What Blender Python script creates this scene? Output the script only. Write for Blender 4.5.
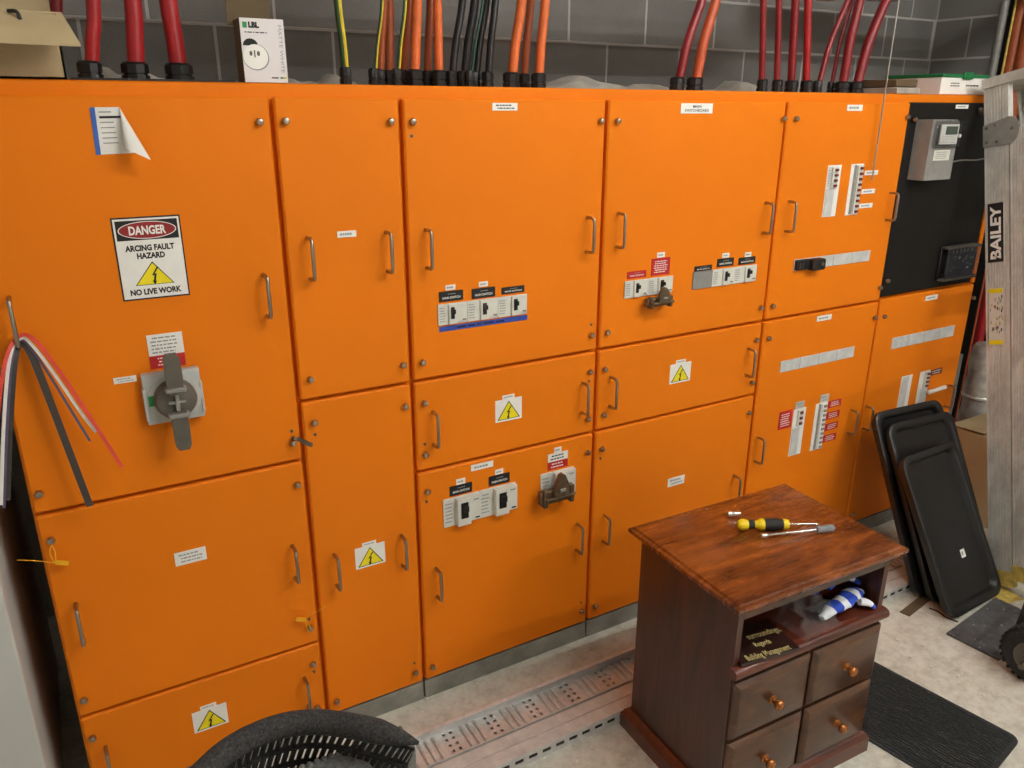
import bpy, bmesh, math, random
from mathutils import Vector, Matrix
random.seed(7)
for o in list(bpy.data.objects): bpy.data.objects.remove(o)
scn = bpy.context.scene
COL = scn.collection
# ------------------------------------------------------------------ camera
FPX = 787.14
YAW, PITCH, ROLL = 0.5215, -0.3362, 0.0022
CAM = Vector((0.0, -1.84, 1.7206))
_c, _s = math.cos, math.sin
W_ = Vector((_s(YAW)*_c(PITCH), _c(YAW)*_c(PITCH), _s(PITCH)))
_r = Vector((_c(YAW), -_s(YAW), 0)); _u = _r.cross(W_)
R_ = _c(ROLL)*_r + _s(ROLL)*_u; U_ = -_s(ROLL)*_r + _c(ROLL)*_u
cd = bpy.data.cameras.new('camera'); cam = bpy.data.objects.new('camera', cd); COL.objects.link(cam)
cd.sensor_width = 36.0; cd.lens = FPX*36/1024; cd.clip_start = 0.02; cd.clip_end = 50
m = Matrix((R_, U_, -W_)).transposed().to_4x4(); m.translation = CAM; cam.matrix_world = m
scn.camera = cam
# ------------------------------------------------------------------ world, exposure
w = bpy.data.worlds.new('world'); scn.world = w; w.use_nodes = True
w.node_tree.nodes['Background'].inputs[0].default_value = (0.5, 0.55, 0.6, 1)
w.node_tree.nodes['Background'].inputs[1].default_value = 0.05
vs = scn.view_settings
vs.view_transform = 'Standard'; vs.look = 'None'; vs.gamma = 1.0; vs.use_curve_mapping = False
vs.exposure = 0.0
LAMP_STRENGTH = 218.0
LAMPS = [(2.95, -2.2), (2.5, -3.8), (1.35, -1.7)]
CEIL = 3.17
# ------------------------------------------------------------------ pixel helpers (a pixel is a direction; a plane gives the distance)
def ray(x, y): return W_ + R_*((x-512)/FPX) - U_*((y-384)/FPX)
def on(x, y, ax, val):
    d = ray(x, y); t = (val-CAM[ax])/d[ax]; return CAM + d*t
def face(x, y, Y=0.0): return on(x, y, 1, Y)
def flr(x, y, z=0.0): return on(x, y, 2, z)
def px(P):
    d = Vector(P)-CAM; return (512+FPX*d.dot(R_)/d.dot(W_), 384-FPX*d.dot(U_)/d.dot(W_))
def quad(TL, TR, BR, BL, Y=0.0):
    a, b, c, d = face(*TL, Y), face(*TR, Y), face(*BR, Y), face(*BL, Y)
    return ((a.x+d.x)/2, (b.x+c.x)/2, (c.z+d.z)/2, (a.z+b.z)/2)     # x0,x1,z0,z1
# ------------------------------------------------------------------ materials
def lin(c):
    return tuple(((v/255)/12.92 if v/255 <= .04045 else ((v/255+.055)/1.055)**2.4) for v in c)
MATS = {}
class NT:
    def __init__(s, name, **kw):
        s.m = bpy.data.materials.new(name); s.m.use_nodes = True
        s.n = s.m.node_tree.nodes; s.l = s.m.node_tree.links; s.b = s.n['Principled BSDF']
        for k, v in kw.items(): s.b.inputs[k].default_value = v
        MATS[name] = s.m
    def new(s, t, **kw):
        n = s.n.new(t)
        for k, v in kw.items(): setattr(n, k, v)
        return n
    def noise(s, scale, detail=4, rough=.5, mapscale=None, co='Object', rot=(0,0,0), dist=0.0):
        tc = s.new('ShaderNodeTexCoord'); mp = s.new('ShaderNodeMapping')
        mp.inputs['Scale'].default_value = mapscale or (1, 1, 1); mp.inputs['Rotation'].default_value = rot
        s.l.new(tc.outputs[co], mp.inputs['Vector'])
        n = s.new('ShaderNodeTexNoise'); n.inputs['Scale'].default_value = scale
        n.inputs['Detail'].default_value = detail; n.inputs['Roughness'].default_value = rough
        n.inputs['Distortion'].default_value = dist
        s.l.new(mp.outputs[0], n.inputs['Vector']); return n.outputs['Fac']
    def ramp(s, fac, stops):
        r = s.new('ShaderNodeValToRGB'); s.l.new(fac, r.inputs[0]); e = r.color_ramp.elements
        while len(e) < len(stops): e.new(.5)
        for k, (p, c) in zip(e, stops): k.position = p; k.color = (*c, 1) if len(c) == 3 else c
        return r.outputs[0]
    def mix(s, fac, a, b, mode='MIX'):
        n = s.new('ShaderNodeMix', data_type='RGBA', blend_type=mode)
        if isinstance(fac, (int, float)): n.inputs[0].default_value = fac
        else: s.l.new(fac, n.inputs[0])
        for i, v in ((6, a), (7, b)):
            if isinstance(v, tuple): n.inputs[i].default_value = (*v, 1)
            else: s.l.new(v, n.inputs[i])
        return n.outputs[2]
    def color(s, out): s.l.new(out, s.b.inputs['Base Color'])
    def rough(s, fac, a, b):
        r = s.new('ShaderNodeMapRange'); s.l.new(fac, r.inputs[0]); r.inputs[3].default_value = a; r.inputs[4].default_value = b
        s.l.new(r.outputs[0], s.b.inputs['Roughness'])
    def bump(s, fac, strength, dist=.002):
        b = s.new('ShaderNodeBump'); b.inputs['Strength'].default_value = strength; b.inputs['Distance'].default_value = dist
        s.l.new(fac, b.inputs['Height']); s.l.new(b.outputs[0], s.b.inputs['Normal'])
def plain(name, rgb, rough=.5, metal=0.0, var=.12, scale=30, **kw):
    t = NT(name, Roughness=rough, Metallic=metal, **kw); c = lin(rgb)
    f = t.noise(scale, 3)
    t.color(t.ramp(f, [(.3, tuple(v*(1-var) for v in c)), (.7, tuple(min(1, v*(1+var)) for v in c))]))
    return t
def emit(name, rgb, strength):
    t = NT(name); t.b.inputs['Emission Color'].default_value = (*rgb, 1); t.b.inputs['Emission Strength'].default_value = strength
    t.b.inputs['Base Color'].default_value = (.8, .8, .8, 1)

ORANGE = (232, 123, 16)
t = NT('orange', Roughness=.55); t.b.inputs['Specular IOR Level'].default_value = .16
f = t.noise(1.6, 3); c = lin(ORANGE)
t.color(t.ramp(f, [(.3, tuple(v*.94 for v in c)), (.7, tuple(v*1.05 for v in c))]))
t.bump(t.noise(420, 2), .05, .0006)
plain('black_panel', (24, 22, 20), .6)
MATS['black_panel'].node_tree.nodes['Principled BSDF'].inputs['Specular IOR Level'].default_value = .2
plain('steel', (168, 160, 150), .28, 1.0, .08)
plain('dark_steel', (120, 112, 100), .4, .8)
plain('grey_dark', (92, 86, 76), .45)
plain('grey_mid', (138, 136, 131), .5)
plain('grey_light', (190, 189, 183), .5)
plain('grey_strip', (204, 205, 202), .45, .05)
plain('plate', (186, 188, 184), .45, .25)
plain('cream', (214, 213, 202), .5, var=.05)
plain('white', (238, 236, 230), .5, var=.03)
plain('paper', (232, 230, 224), .7, var=.04)
plain('blue_strip', (52, 96, 176), .6)
plain('blue_tape', (44, 70, 158), .5)
plain('black', (14, 13, 13), .5, var=.2)
plain('ink', (22, 20, 20), .7)
plain('ink_grey', (150, 150, 150), .7)
plain('red', (188, 30, 34), .5)
plain('sign_red', (142, 24, 28), .5)
plain('yellow', (240, 220, 20), .45, var=.04)
plain('green', (40, 140, 70), .5)
plain('dgreen', (22, 112, 62), .45)
plain('red_dark', (110, 40, 34), .5)
plain('brown_metal', (112, 94, 72), .4, .55, .3, 90)
plain('brass', (150, 124, 60), .35, .9)
plain('glassy', (120, 124, 130), .12, 0.0)
plain('lcd', (72, 82, 74), .2)
plain('red_cable', (158, 26, 30), .38)
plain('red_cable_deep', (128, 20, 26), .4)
plain('orange_cable', (214, 104, 44), .42)
plain('orange_cable_shaded', (158, 78, 36), .45)  # darker copy of orange_cable: shade on the rear cables put into the colour
plain('rust_cable', (186, 80, 38), .4)
plain('black_cable', (24, 22, 23), .4)
plain('green_cable', (18, 58, 48), .45)
plain('earth_green', (46, 74, 34), .45)
plain('earth_yellow', (214, 190, 40), .45)
plain('gland', (18, 17, 17), .42, var=.25)
plain('carton', (184, 164, 126), .85, var=.07, scale=12)
plain('carton_dark', (96, 80, 56), .85, var=.1, scale=12)
plain('carton_white', (226, 220, 220), .5, var=.03)
plain('strip_red', (226, 74, 62), .6)
plain('strip_black', (62, 56, 52), .65, var=.2, scale=120)
plain('strip_purple', (92, 84, 112), .6)
plain('rubber', (24, 24, 25), .75, var=.3, scale=80)
plain('tyre', (40, 40, 41), .8, var=.3, scale=60)
plain('black_tray', (25, 24, 24), .38, var=.25, scale=14)
plain('trolley', (36, 38, 40), .5, var=.3)
plain('chair_mesh', (20, 19, 20), .7)
plain('silver_wrap', (205, 203, 196), .32, .4, .3, 26)
plain('grey_pipe', (122, 122, 118), .5, .3)
plain('paint_white_wall', (222, 222, 218), .9, var=.04, scale=3)
plain('ceiling_paint', (214, 213, 208), .95, var=.06, scale=2)
plain('cabinet_grey', (198, 200, 195), .5, var=.05, scale=5)
plain('seal_yellow', (238, 176, 30), .4)
plain('wire', (150, 146, 138), .4, .7)
plain('glove_white', (224, 226, 232), .85, var=.06, scale=60)
plain('glove_blue', (34, 72, 186), .8, var=.1, scale=60)
plain('plaque', (44, 24, 20), .3)
plain('plaque_text', (196, 178, 120), .5)
plain('yellow_driver', (236, 206, 22), .4)
plain('chrome', (225, 224, 222), .12, 1.0, .05)
plain('clear_plastic', (220, 224, 226), .08)
b = MATS['clear_plastic'].node_tree.nodes['Principled BSDF']; b.inputs['Transmission Weight'].default_value = .0; b.inputs['Alpha'].default_value = .08
plain('smoked', (60, 62, 70), .08)
MATS['smoked'].node_tree.nodes['Principled BSDF'].inputs['Alpha'].default_value = .38
plain('copper_knob', (162, 98, 46), .2, .5)
plain('yellow_paper', (206, 180, 92), .8, var=.3, scale=40)
plain('rag_grey', (168, 164, 154), .95, var=.25, scale=18)
plain('chip', (216, 212, 200), .9)
emit('tube_glow', (1.0, .985, .94), LAMP_STRENGTH)

t = NT('heather', Roughness=.9)                                       # dark flecked upholstery
t.color(t.ramp(t.noise(260, 3, .7), [(.35, lin((24, 23, 24))), (.6, lin((58, 56, 56))), (.8, lin((96, 92, 92)))]))
t.bump(t.noise(500, 2), .4, .001)
t = NT('lumbar', Roughness=.9)
t.color(t.ramp(t.noise(160, 3, .7), [(.3, lin((70, 72, 70))), (.7, lin((118, 118, 114)))]))
t.bump(t.noise(300, 2), .4, .001)
t = NT('concrete', Roughness=.8)                                      # floor
a = t.noise(2.2, 6, .65); b2 = t.noise(26, 6, .7); sp = t.noise(95, 2, .5)
c1 = t.ramp(a, [(.28, lin((172, 168, 152))), (.5, lin((202, 199, 186))), (.72, lin((224, 221, 210)))])
c2 = t.ramp(b2, [(.3, lin((140, 132, 114))), (.55, lin((206, 203, 190))), (.8, lin((228, 226, 217)))])
c3 = t.mix(.5, c1, c2)
t.color(t.mix(t.ramp(sp, [(.68, (0, 0, 0)), (.74, (.8, .8, .8))]), c3, lin((232, 230, 222))))
t.bump(b2, .35, .003)
for nm, lo, hi in (('block', (112, 111, 107), (146, 145, 141)), ('mortar', (176, 175, 170), (204, 203, 198))):
    t = NT(nm, Roughness=.95)
    a = t.noise(180, 4, .8); b2 = t.noise(5, 3)
    t.color(t.mix(.35, t.ramp(a, [(.3, lin(lo)), (.7, lin(hi))]), t.ramp(b2, [(.3, lin(lo)), (.7, lin(hi))])))
    t.bump(a, .6, .002)
t = NT('plinth', Roughness=.6, Metallic=.2)
a = t.noise(9, 6, .7)
t.color(t.ramp(a, [(.3, lin((112, 112, 104))), (.6, lin((150, 150, 140))), (.8, lin((172, 172, 162)))]))
def wood(name, mapscale, dk, md, lt, rough=.22):
    t = NT(name, Roughness=rough); t.b.inputs['Coat Weight'].default_value = .25; t.b.inputs['Coat Roughness'].default_value = .18
    a = t.noise(3.0, 6, .6, mapscale, dist=1.1); b2 = t.noise(14, 4, .6, mapscale, dist=.4)
    c1 = t.ramp(a, [(.30, lin(dk)), (.5, lin(md)), (.68, lin(lt))])
    c2 = t.ramp(b2, [(.3, lin(dk)), (.7, lin(md))])
    t.color(t.mix(.3, c1, c2)); t.rough(b2, rough-.04, rough+.14)
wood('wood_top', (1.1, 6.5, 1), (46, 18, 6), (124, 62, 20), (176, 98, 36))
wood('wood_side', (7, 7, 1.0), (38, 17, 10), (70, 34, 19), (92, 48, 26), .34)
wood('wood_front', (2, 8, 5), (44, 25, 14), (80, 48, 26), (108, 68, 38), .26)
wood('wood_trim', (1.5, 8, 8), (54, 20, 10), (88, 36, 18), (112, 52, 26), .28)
t = NT('galv', Roughness=.38, Metallic=.3)
a = t.noise(60, 3, .6); b2 = t.noise(7, 3)
t.color(t.mix(.5, t.ramp(a, [(.3, lin((186, 186, 184))), (.7, lin((236, 235, 232)))]), t.ramp(b2, [(.3, lin((190, 188, 185))), (.7, lin((228, 226, 223)))])))
t.rough(a, .25, .5)
t = NT('galv_dull', Roughness=.55, Metallic=.12)
a = t.noise(20, 5, .7)
t.color(t.ramp(a, [(.3, lin((184, 182, 179))), (.7, lin((216, 214, 210)))]))
t = NT('alu', Roughness=.5, Metallic=.15)
a = t.noise(9, 6, .75, (1, 1, .5)); b2 = t.noise(34, 5, .8)
c1 = t.ramp(a, [(.35, lin((180, 178, 170))), (.62, lin((220, 218, 210)))])
t.color(t.mix(t.ramp(b2, [(.62, (0, 0, 0)), (.72, (.7, .7, .7))]), c1, lin((232, 228, 220))))
t = NT('mat_rubber', Roughness=.9)
a = t.noise(120, 4, .8)
t.color(t.ramp(a, [(.35, lin((26, 27, 29))), (.65, lin((54, 55, 57))), (.85, lin((92, 92, 92)))]))
t = NT('toe_steel', Roughness=.6, Metallic=.3)
a = t.noise(16, 6, .75); b2 = t.noise(70, 2)
t.color(t.mix(t.ramp(b2, [(.68, (0, 0, 0)), (.74, (.8, .8, .8))]), t.ramp(a, [(.3, lin((62, 63, 66))), (.7, lin((108, 108, 110)))]), lin((200, 198, 192))))

# ------------------------------------------------------------------ mesh builder
ORI = {}
_txt = {}
def text_mesh(s, bold):
    k = (s, bold)
    if k not in _txt:
        cu = bpy.data.curves.new('txt', 'FONT'); cu.body = s; cu.size = 1; cu.resolution_u = 3; cu.offset = bold; cu.fill_mode = 'FRONT'
        o = bpy.data.objects.new('txt', cu); me = o.to_mesh()
        v = [tuple(x.co) for x in me.vertices]; f = [tuple(p.vertices) for p in me.polygons]
        o.to_mesh_clear(); bpy.data.objects.remove(o); bpy.data.curves.remove(cu)
        _txt[k] = (v, f)
    return _txt[k]
def cr(pts, n=6):
    """Catmull-Rom through pts"""
    P = [Vector(p) for p in pts]; P = [P[0]*2-P[1]] + P + [P[-1]*2-P[-2]]; out = []
    for i in range(1, len(P)-2):
        a, b, c, d = P[i-1:i+3]
        for k in range(n):
            t = k/n; out.append(.5*((2*b)+(c-a)*t+(2*a-5*b+4*c-d)*t*t+(3*b-a-3*c+d)*t**3))
    out.append(P[-2]); return out
class MB:
    def __init__(s): s.v = []; s.f = []; s.mi = []; s.mats = []
    def mid(s, m):
        if m not in s.mats: s.mats.append(m)
        return s.mats.index(m)
    def add(s, vs, fs, m):
        k = len(s.v); i = s.mid(m); s.v += [Vector(p) for p in vs]
        s.f += [tuple(q+k for q in f) for f in fs]; s.mi += [i]*len(fs); return s
    def box(s, x0, x1, y0, y1, z0, z1, m, bev=0, seg=1):
        if bev:
            bm = bmesh.new(); bmesh.ops.create_cube(bm, size=1)
            for q in bm.verts: q.co = Vector(((x0+x1)/2+q.co.x*(x1-x0), (y0+y1)/2+q.co.y*(y1-y0), (z0+z1)/2+q.co.z*(z1-z0)))
            bmesh.ops.bevel(bm, geom=bm.edges[:], offset=bev, segments=seg, affect='EDGES', profile=.5)
            bm.verts.index_update(); s.add([q.co.copy() for q in bm.verts], [tuple(q.index for q in f.verts) for f in bm.faces], m); bm.free(); return s
        v = [(x, y, z) for x in (x0, x1) for y in (y0, y1) for z in (z0, z1)]
        return s.add(v, [(0,1,3,2), (4,6,7,5), (0,4,5,1), (2,3,7,6), (0,2,6,4), (1,5,7,3)], m)
    def obox(s, o, ex, ey, ez, m):
        """box from corner o along three vectors"""
        o, ex, ey, ez = map(Vector, (o, ex, ey, ez)); v = [o+ex*i+ey*j+ez*k for i in (0,1) for j in (0,1) for k in (0,1)]
        return s.add(v, [(0,1,3,2), (4,6,7,5), (0,4,5,1), (2,3,7,6), (0,2,6,4), (1,5,7,3)], m)
    def tube(s, path, r, m, n=10, caps=True, sx=1.0):
        P = [Vector(p) for p in path]; N = len(P); rr = r if isinstance(r, (list, tuple)) else [r]*N
        T = [(P[min(i+1, N-1)]-P[max(i-1, 0)]).normalized() for i in range(N)]
        up = Vector((0, 0, 1)) if abs(T[0].z) < .9 else Vector((0, 1, 0))
        a = (up-T[0]*up.dot(T[0])).normalized(); v = []; f = []
        for i in range(N):
            a = (a-T[i]*a.dot(T[i])).normalized(); b = T[i].cross(a)
            for k in range(n):
                th = 2*math.pi*k/n; v.append(P[i]+(a*math.cos(th)+b*math.sin(th)*sx)*rr[i])
        for i in range(N-1):
            for k in range(n):
                k2 = (k+1) % n; f.append((i*n+k, i*n+k2, (i+1)*n+k2, (i+1)*n+k))
        if caps: f.append(tuple(range(n))[::-1]); f.append(tuple((N-1)*n+k for k in range(n)))
        return s.add(v, f, m)
    def lathe(s, o, ax, prof, m, n=16):
        """prof: list of (radius, height along ax)"""
        o = Vector(o); ax = Vector(ax).normalized(); up = Vector((0, 0, 1)) if abs(ax.z) < .9 else Vector((1, 0, 0))
        a = up.cross(ax).normalized(); b = ax.cross(a); v = []; f = []
        for (r, h) in prof:
            for k in range(n):
                th = 2*math.pi*k/n; v.append(o+ax*h+(a*math.cos(th)+b*math.sin(th))*max(r, 1e-5))
        for i in range(len(prof)-1):
            for k in range(n):
                k2 = (k+1) % n; f.append((i*n+k, i*n+k2, (i+1)*n+k2, (i+1)*n+k))
        f.append(tuple(range(n))[::-1]); f.append(tuple((len(prof)-1)*n+k for k in range(n)))
        return s.add(v, f, m)
    def prism(s, poly, o, u, v, nrm, th, m):
        """polygon in (u,v) plane, thickness th along nrm"""
        o, u, v, nrm = map(Vector, (o, u, v, nrm)); N = len(poly)
        a = [o+u*p+v*q for p, q in poly]; b = [p+nrm*th for p in a]
        return s.add(a+b, [tuple(range(N))[::-1], tuple(range(N, 2*N))]+[(i, (i+1) % N, N+(i+1) % N, N+i) for i in range(N)], m)
    def text(s, st, o, h, m, u=(1,0,0), v=(0,0,1), width=None, bold=0.0, center=True):
        """o: centre (or left) of the baseline box; h: cap height"""
        vs, fs = text_mesh(st, bold); xs = [p[0] for p in vs]; w = max(xs)-min(xs); sc = h/.70
        sx = width/w if width else sc; o, u, v = Vector(o), Vector(u), Vector(v); x0 = min(xs)+(w/2 if center else 0)
        return s.add([o+u*((p[0]-x0)*sx)+v*(p[1]*sc-(h/2)) for p in vs], fs, m)
    def scrib(s, x0, x1, z0, z1, y, n, m, seed=0):
        """rows of small print too small to read"""
        rg = random.Random(seed); H = (z1-z0)/n
        for i in range(n):
            z = z1-H*(i+.5); x = x0+(x1-x0)*rg.uniform(0, .12); end = x1-(x1-x0)*rg.uniform(0, .2)
            while x < end:
                wd = (x1-x0)*rg.uniform(.06, .2); e = min(x+wd, end)
                s.add([(x, y, z-H*.2), (e, y, z-H*.2), (e, y, z+H*.2), (x, y, z+H*.2)], [(0,1,2,3)], m); x = e+(x1-x0)*.035
        return s
    def build(s, name, parent=None, origin=None, local=False, angle=40, mesh_only=False):
        org = Vector(origin) if origin is not None else Vector((0, 0, 0))
        if origin is None and not local and parent is None and not mesh_only:
            xs = [p.x for p in s.v]; ys = [p.y for p in s.v]; org = Vector(((min(xs)+max(xs))/2, (min(ys)+max(ys))/2, min(p.z for p in s.v)))
        elif origin is None and not local and not mesh_only:
            org = sum(s.v, Vector())/len(s.v)
        me = bpy.data.meshes.new(name); me.from_pydata([tuple(p-org) for p in s.v], [], s.f)
        for mm in s.mats: me.materials.append(MATS[mm])
        me.polygons.foreach_set('material_index', s.mi)
        me.polygons.foreach_set('use_smooth', [True]*len(s.f)); me.update()
        me.set_sharp_from_angle(angle=math.radians(angle))
        bm = bmesh.new(); bm.from_mesh(me)
        bmesh.ops.recalc_face_normals(bm, faces=bm.faces[:]) if not getattr(s, 'keepn', False) else None
        bm.to_mesh(me); bm.free()
        if mesh_only: return me
        return link(name, me, parent, org, local)
def link(name, me, parent=None, org=(0,0,0), local=False):
    o = bpy.data.objects.new(name, me); COL.objects.link(o); org = Vector(org)
    if parent is not None:
        o.parent = parent; o.location = org if local else org-ORI.get(parent.name, Vector())
        ORI[o.name] = Vector() if local else org
    else: o.location = org; ORI[o.name] = org
    return o
def tag(o, label, cat, group=None):
    o['label'] = label; o['category'] = cat
    if group: o['group'] = group
    return o
def lab(o, s): o['label'] = s; return o
def root(name, loc, label, cat, group=None, rz=0):
    o = bpy.data.objects.new(name, None); COL.objects.link(o); o.location = loc; o.rotation_euler.z = rz; o.empty_display_size = .1
    ORI[o.name] = Vector(loc); return tag(o, label, cat, group)
def struct(o): o['kind'] = 'structure'; return o
V = Vector

# ================================================================== THE ROOM
XL, XR, YF, YB = -0.95, 4.289, -5.0, 1.05
struct(MB().box(XL-.2, XR+.2, YF-.2, YB+.2, -.1, 0, 'concrete').build('floor'))
struct(MB().box(XL-.2, XR+.2, YF-.2, YB+.2, CEIL, CEIL+.1, 'ceiling_paint').build('ceiling'))
struct(MB().box(XL-.15, XL, YF, YB, 0, CEIL, 'paint_white_wall').build('wall_left'))
struct(MB().box(XL-.15, XR+.15, YF-.15, YF, 0, CEIL, 'paint_white_wall').build('wall_front'))
wb = struct(MB().box(XL-.15, XR+.15, YB+.0015, YB+.2, 0, CEIL, 'mortar').build('wall_back'))
wr = struct(MB().box(XR+.0015, XR+.2, YF, YB+.0015, 0, CEIL, 'mortar').build('wall_right'))
PZ, PX, Z0 = .1955, .3917, 1.977
full = MB().box(-.1908, .1908, 0, .03, -.0925, .0925, 'block', .0012).build('block', mesh_only=True)
def block(parent, along, c, z, a0, a1):
    """one concrete block; along 'x' on the back wall, 'y' on the right wall"""
    if a1-a0 < .03: return
    if a1-a0 > .38: me = full
    else:
        h = (a1-a0)/2; me = MB().box(-h, h, 0, .03, -.0925, .0925, 'block', .0012).build('block', mesh_only=True); c = (a0+a1)/2
    o = link('block', me, parent, (c, YB, z) if along == 'x' else (XR, c, z))
    if along == 'y': o.rotation_euler.z = -math.pi/2
for r in range(-2, 5):
    z = Z0+PZ*(r+.5); off = 1.921 if r % 2 == 0 else 2.116
    if z+.09 > CEIL: continue
    x = off-PX*8
    while x < XR:
        a0, a1 = max(x+.005, XL+.004), min(x+PX-.005, XR-.002)
        if a1 > XL: block(wb, 'x', x+PX/2, z, a0, a1)
        x += PX
for r in range(-10, 5):
    z = Z0+PZ*(r+.5)
    if z+.09 > CEIL: continue
    y = YB-(.0 if r % 2 else PX/2)
    if r % 2 == 0: block(wr, 'y', 0, z, YB-PX/2+.005, YB-.002)
    while y > -2.2:
        block(wr, 'y', y-PX/2, z, y-PX+.005, y-.005 if y < YB else YB-.003); y -= PX

# ceiling battens: the one behind the camera is added as fill
for i, (lx, ly) in enumerate(LAMPS):
    lb = root('ceiling_light', (lx, ly, CEIL-.075), ['white fluorescent batten on the ceiling above the ladder side', 'unseen fill batten added behind the camera on the right', 'white fluorescent batten nearest the mesh chair'][i], 'light', 'ceiling battens')
    MB().box(lx-.63, lx+.63, ly-.05, ly+.05, CEIL-.05, CEIL, 'white', .004).build('housing', lb)
    MB().tube([(lx-.6, ly, CEIL-.07), (lx+.6, ly, CEIL-.07)], .014, 'tube_glow', 10).build('tube', lb)
    for sx in (-1, 1): MB().box(lx+sx*.61-.012, lx+sx*.61+.012, ly-.02, ly+.02, CEIL-.088, CEIL-.05, 'white', .003).build('end_cap', lb)

# ================================================================== THE SWITCHBOARD
S = 1.84
XC = [-.1485, .4504, .7526, 1.3548, 2.0518, 2.6684, 3.2776]
ZT, ZB, ZTOP = 1.7473, .067, 1.7730
sb = root('switchboard', ((XC[0]+XC[-1])/2, .3, 0), 'long orange metal electrical switchboard of many doors along the block wall', 'switchboard')
MB().box(XC[0]+.002, XC[-1]-.002, .022, .62, ZB-.002, ZTOP, 'orange', .003).build('carcass', sb)
for i in range(6):
    MB().box(XC[i]+.003, XC[i+1]-.003, .006, .6, 0, ZB-.003, 'plinth', .001).build('plinth', sb)
HL = .096
def handle_mesh():
    h = HL/2; d = -.036
    p = [(0, 0, h), (0, d*.72, h), (0, d*.93, h-.003), (0, d, h-.011), (0, d, 0), (0, d, -h+.011), (0, d*.93, -h+.003), (0, d*.72, -h), (0, 0, -h)]
    mb = MB().tube(p, .0045, 'steel', 10)
    return mb.build('handle', mesh_only=True)
HM = handle_mesh()
SM = MB().lathe((0,0,0), (0,-1,0), [(.0055, 0), (.0055, .004), (.0085, .004), (.0085, .010), (.0065, .0135), (.003, .0145)], 'steel', 12).build('stud', mesh_only=True)
KM = MB().lathe((0,0,0), (0,-1,0), [(.0042, 0), (.0042, .002), (.003, .0024)], 'dark_steel', 10).box(-.0009, .0009, -.0028, -.002, -.003, .003, 'black').build('keyhole', mesh_only=True)
def door(x0, x1, z0, z1, mat='orange', g=.0052, name='door', y0=0.0):
    return MB().box(x0+g, x1-g, y0, .0225, z0+g, z1-g*.6, mat, .0045, 1).build(name, sb, ((x0+x1)/2, 0, (z0+z1)/2), angle=25)
def put(kind, d, *pts):
    for (x, y) in pts:
        p = face(x, y); me = {'stud': SM, 'keyhole': KM}[kind]; link(kind, me, d, (p.x, .0005, p.z))
def handle(d, top, bot):
    a, b = face(*top), face(*bot); link('handle', HM, d, ((a.x+b.x)/2, .0005, (a.z+b.z)/2))
def sticker(d, name, r, mat='white', th=.0015, lines=0, ink='ink_grey', seed=1, label=None, txt=None, tm='ink', th2=None):
    x0, x1, z0, z1 = r; mb = MB().box(x0, x1, -th, .0004, z0, z1, mat)
    if lines: mb.scrib(x0+(x1-x0)*.12, x1-(x1-x0)*.12, z0+(z1-z0)*.12, z1-(z1-z0)*.12, -th-.0003, lines, ink, seed)
    if txt:
        for (s_, fz, h, wd, bo) in txt:
            mb.text(s_, ((x0+x1)/2, -th-.0004, z0+(z1-z0)*fz), (z1-z0)*h, tm, width=(x1-x0)*wd if wd else None, bold=bo)
    o = mb.build(name, d)
    if label: lab(o, label)
    return o
def ctr(cx, cy, wpx, hpx):
    """rect on the face, centred on a pixel, with sizes in pixels there"""
    a = face(cx-wpx/2, cy); b = face(cx+wpx/2, cy); c = face(cx, cy-hpx/2); e = face(cx, cy+hpx/2); p = face(cx, cy)
    return (p.x-(b.x-a.x)/2, p.x+(b.x-a.x)/2, e.z, c.z)
def warning(d, TL, TR, BR, BL):
    x0, x1, z0, z1 = quad(TL, TR, BR, BL); w_, h_ = x1-x0, z1-z0; mb = MB().box(x0, x1, -.0012, .0004, z0, z1, 'white')
    cx = (x0+x1)/2
    def tri(k, y, m):
        zb = z0+h_*.08; a = [(cx-w_*.43*k, zb+h_*.42*(1-k)*.6), (cx+w_*.43*k, zb+h_*.42*(1-k)*.6), (cx, zb+h_*.84*k+h_*.42*(1-k)*.9)]
        mb.add([(p, y, q) for p, q in a], [(0, 1, 2)], m)
    tri(1, -.0016, 'ink'); tri(.88, -.0020, 'yellow')
    bolt(mb, cx, z0+h_*.38, h_*.52, -.0024)
    mb.build('warning_sticker', d)
    mb = MB().box(cx-w_*.24, cx+w_*.22, -.0014, .0004, z1+.0005, z1+h_*.18, 'white').scrib(cx-w_*.2, cx+w_*.18, z1+h_*.03, z1+h_*.15, -.0017, 1, 'ink_grey', 3)
    mb.build('name_tag', d)
def bolt(mb, cx, cz, h, y):
    P = [(.20, .56), (-.24, .02), (-.05, .04), (-.15, -.34), (-.26, -.30), (-.10, -.60), (.10, -.36), (.0, -.36), (.14, .14), (-.02, .13), (.36, .56)]
    k = len(P); mb.add([(cx+p*h*.8, y, cz+q*h) for p, q in P], [tuple(range(k))], 'ink')

d1a = door(XC[0], XC[1], .8785, ZT); d1b = door(XC[0], XC[1], .3289, .8785); d1c = door(XC[0], XC[1], ZB, .3289)
d2a = door(XC[1], XC[2], 1.0335, ZT); d2b = door(XC[1], XC[2], ZB, 1.0335)
d3a = door(XC[2], XC[3], 1.0340, ZT); d3b = door(XC[2], XC[3], .7679, 1.0340); d3c = door(XC[2], XC[3], ZB, .7679)
d4a = door(XC[3], XC[4], 1.0340, ZT); d4b = door(XC[3], XC[4], .7679, 1.0340); d4c = door(XC[3], XC[4], ZB, .7679)
d5a = door(XC[4], XC[5], 1.0340, ZT); d5b = door(XC[4], XC[5], ZB, 1.0340)
d6b = door(XC[5], XC[6], ZB, 1.0420)
d6a = lab(door(XC[5], XC[6]-.028, 1.0450, ZT, 'black_panel', .003, 'meter_panel', .004), 'black meter mounting panel')
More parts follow.
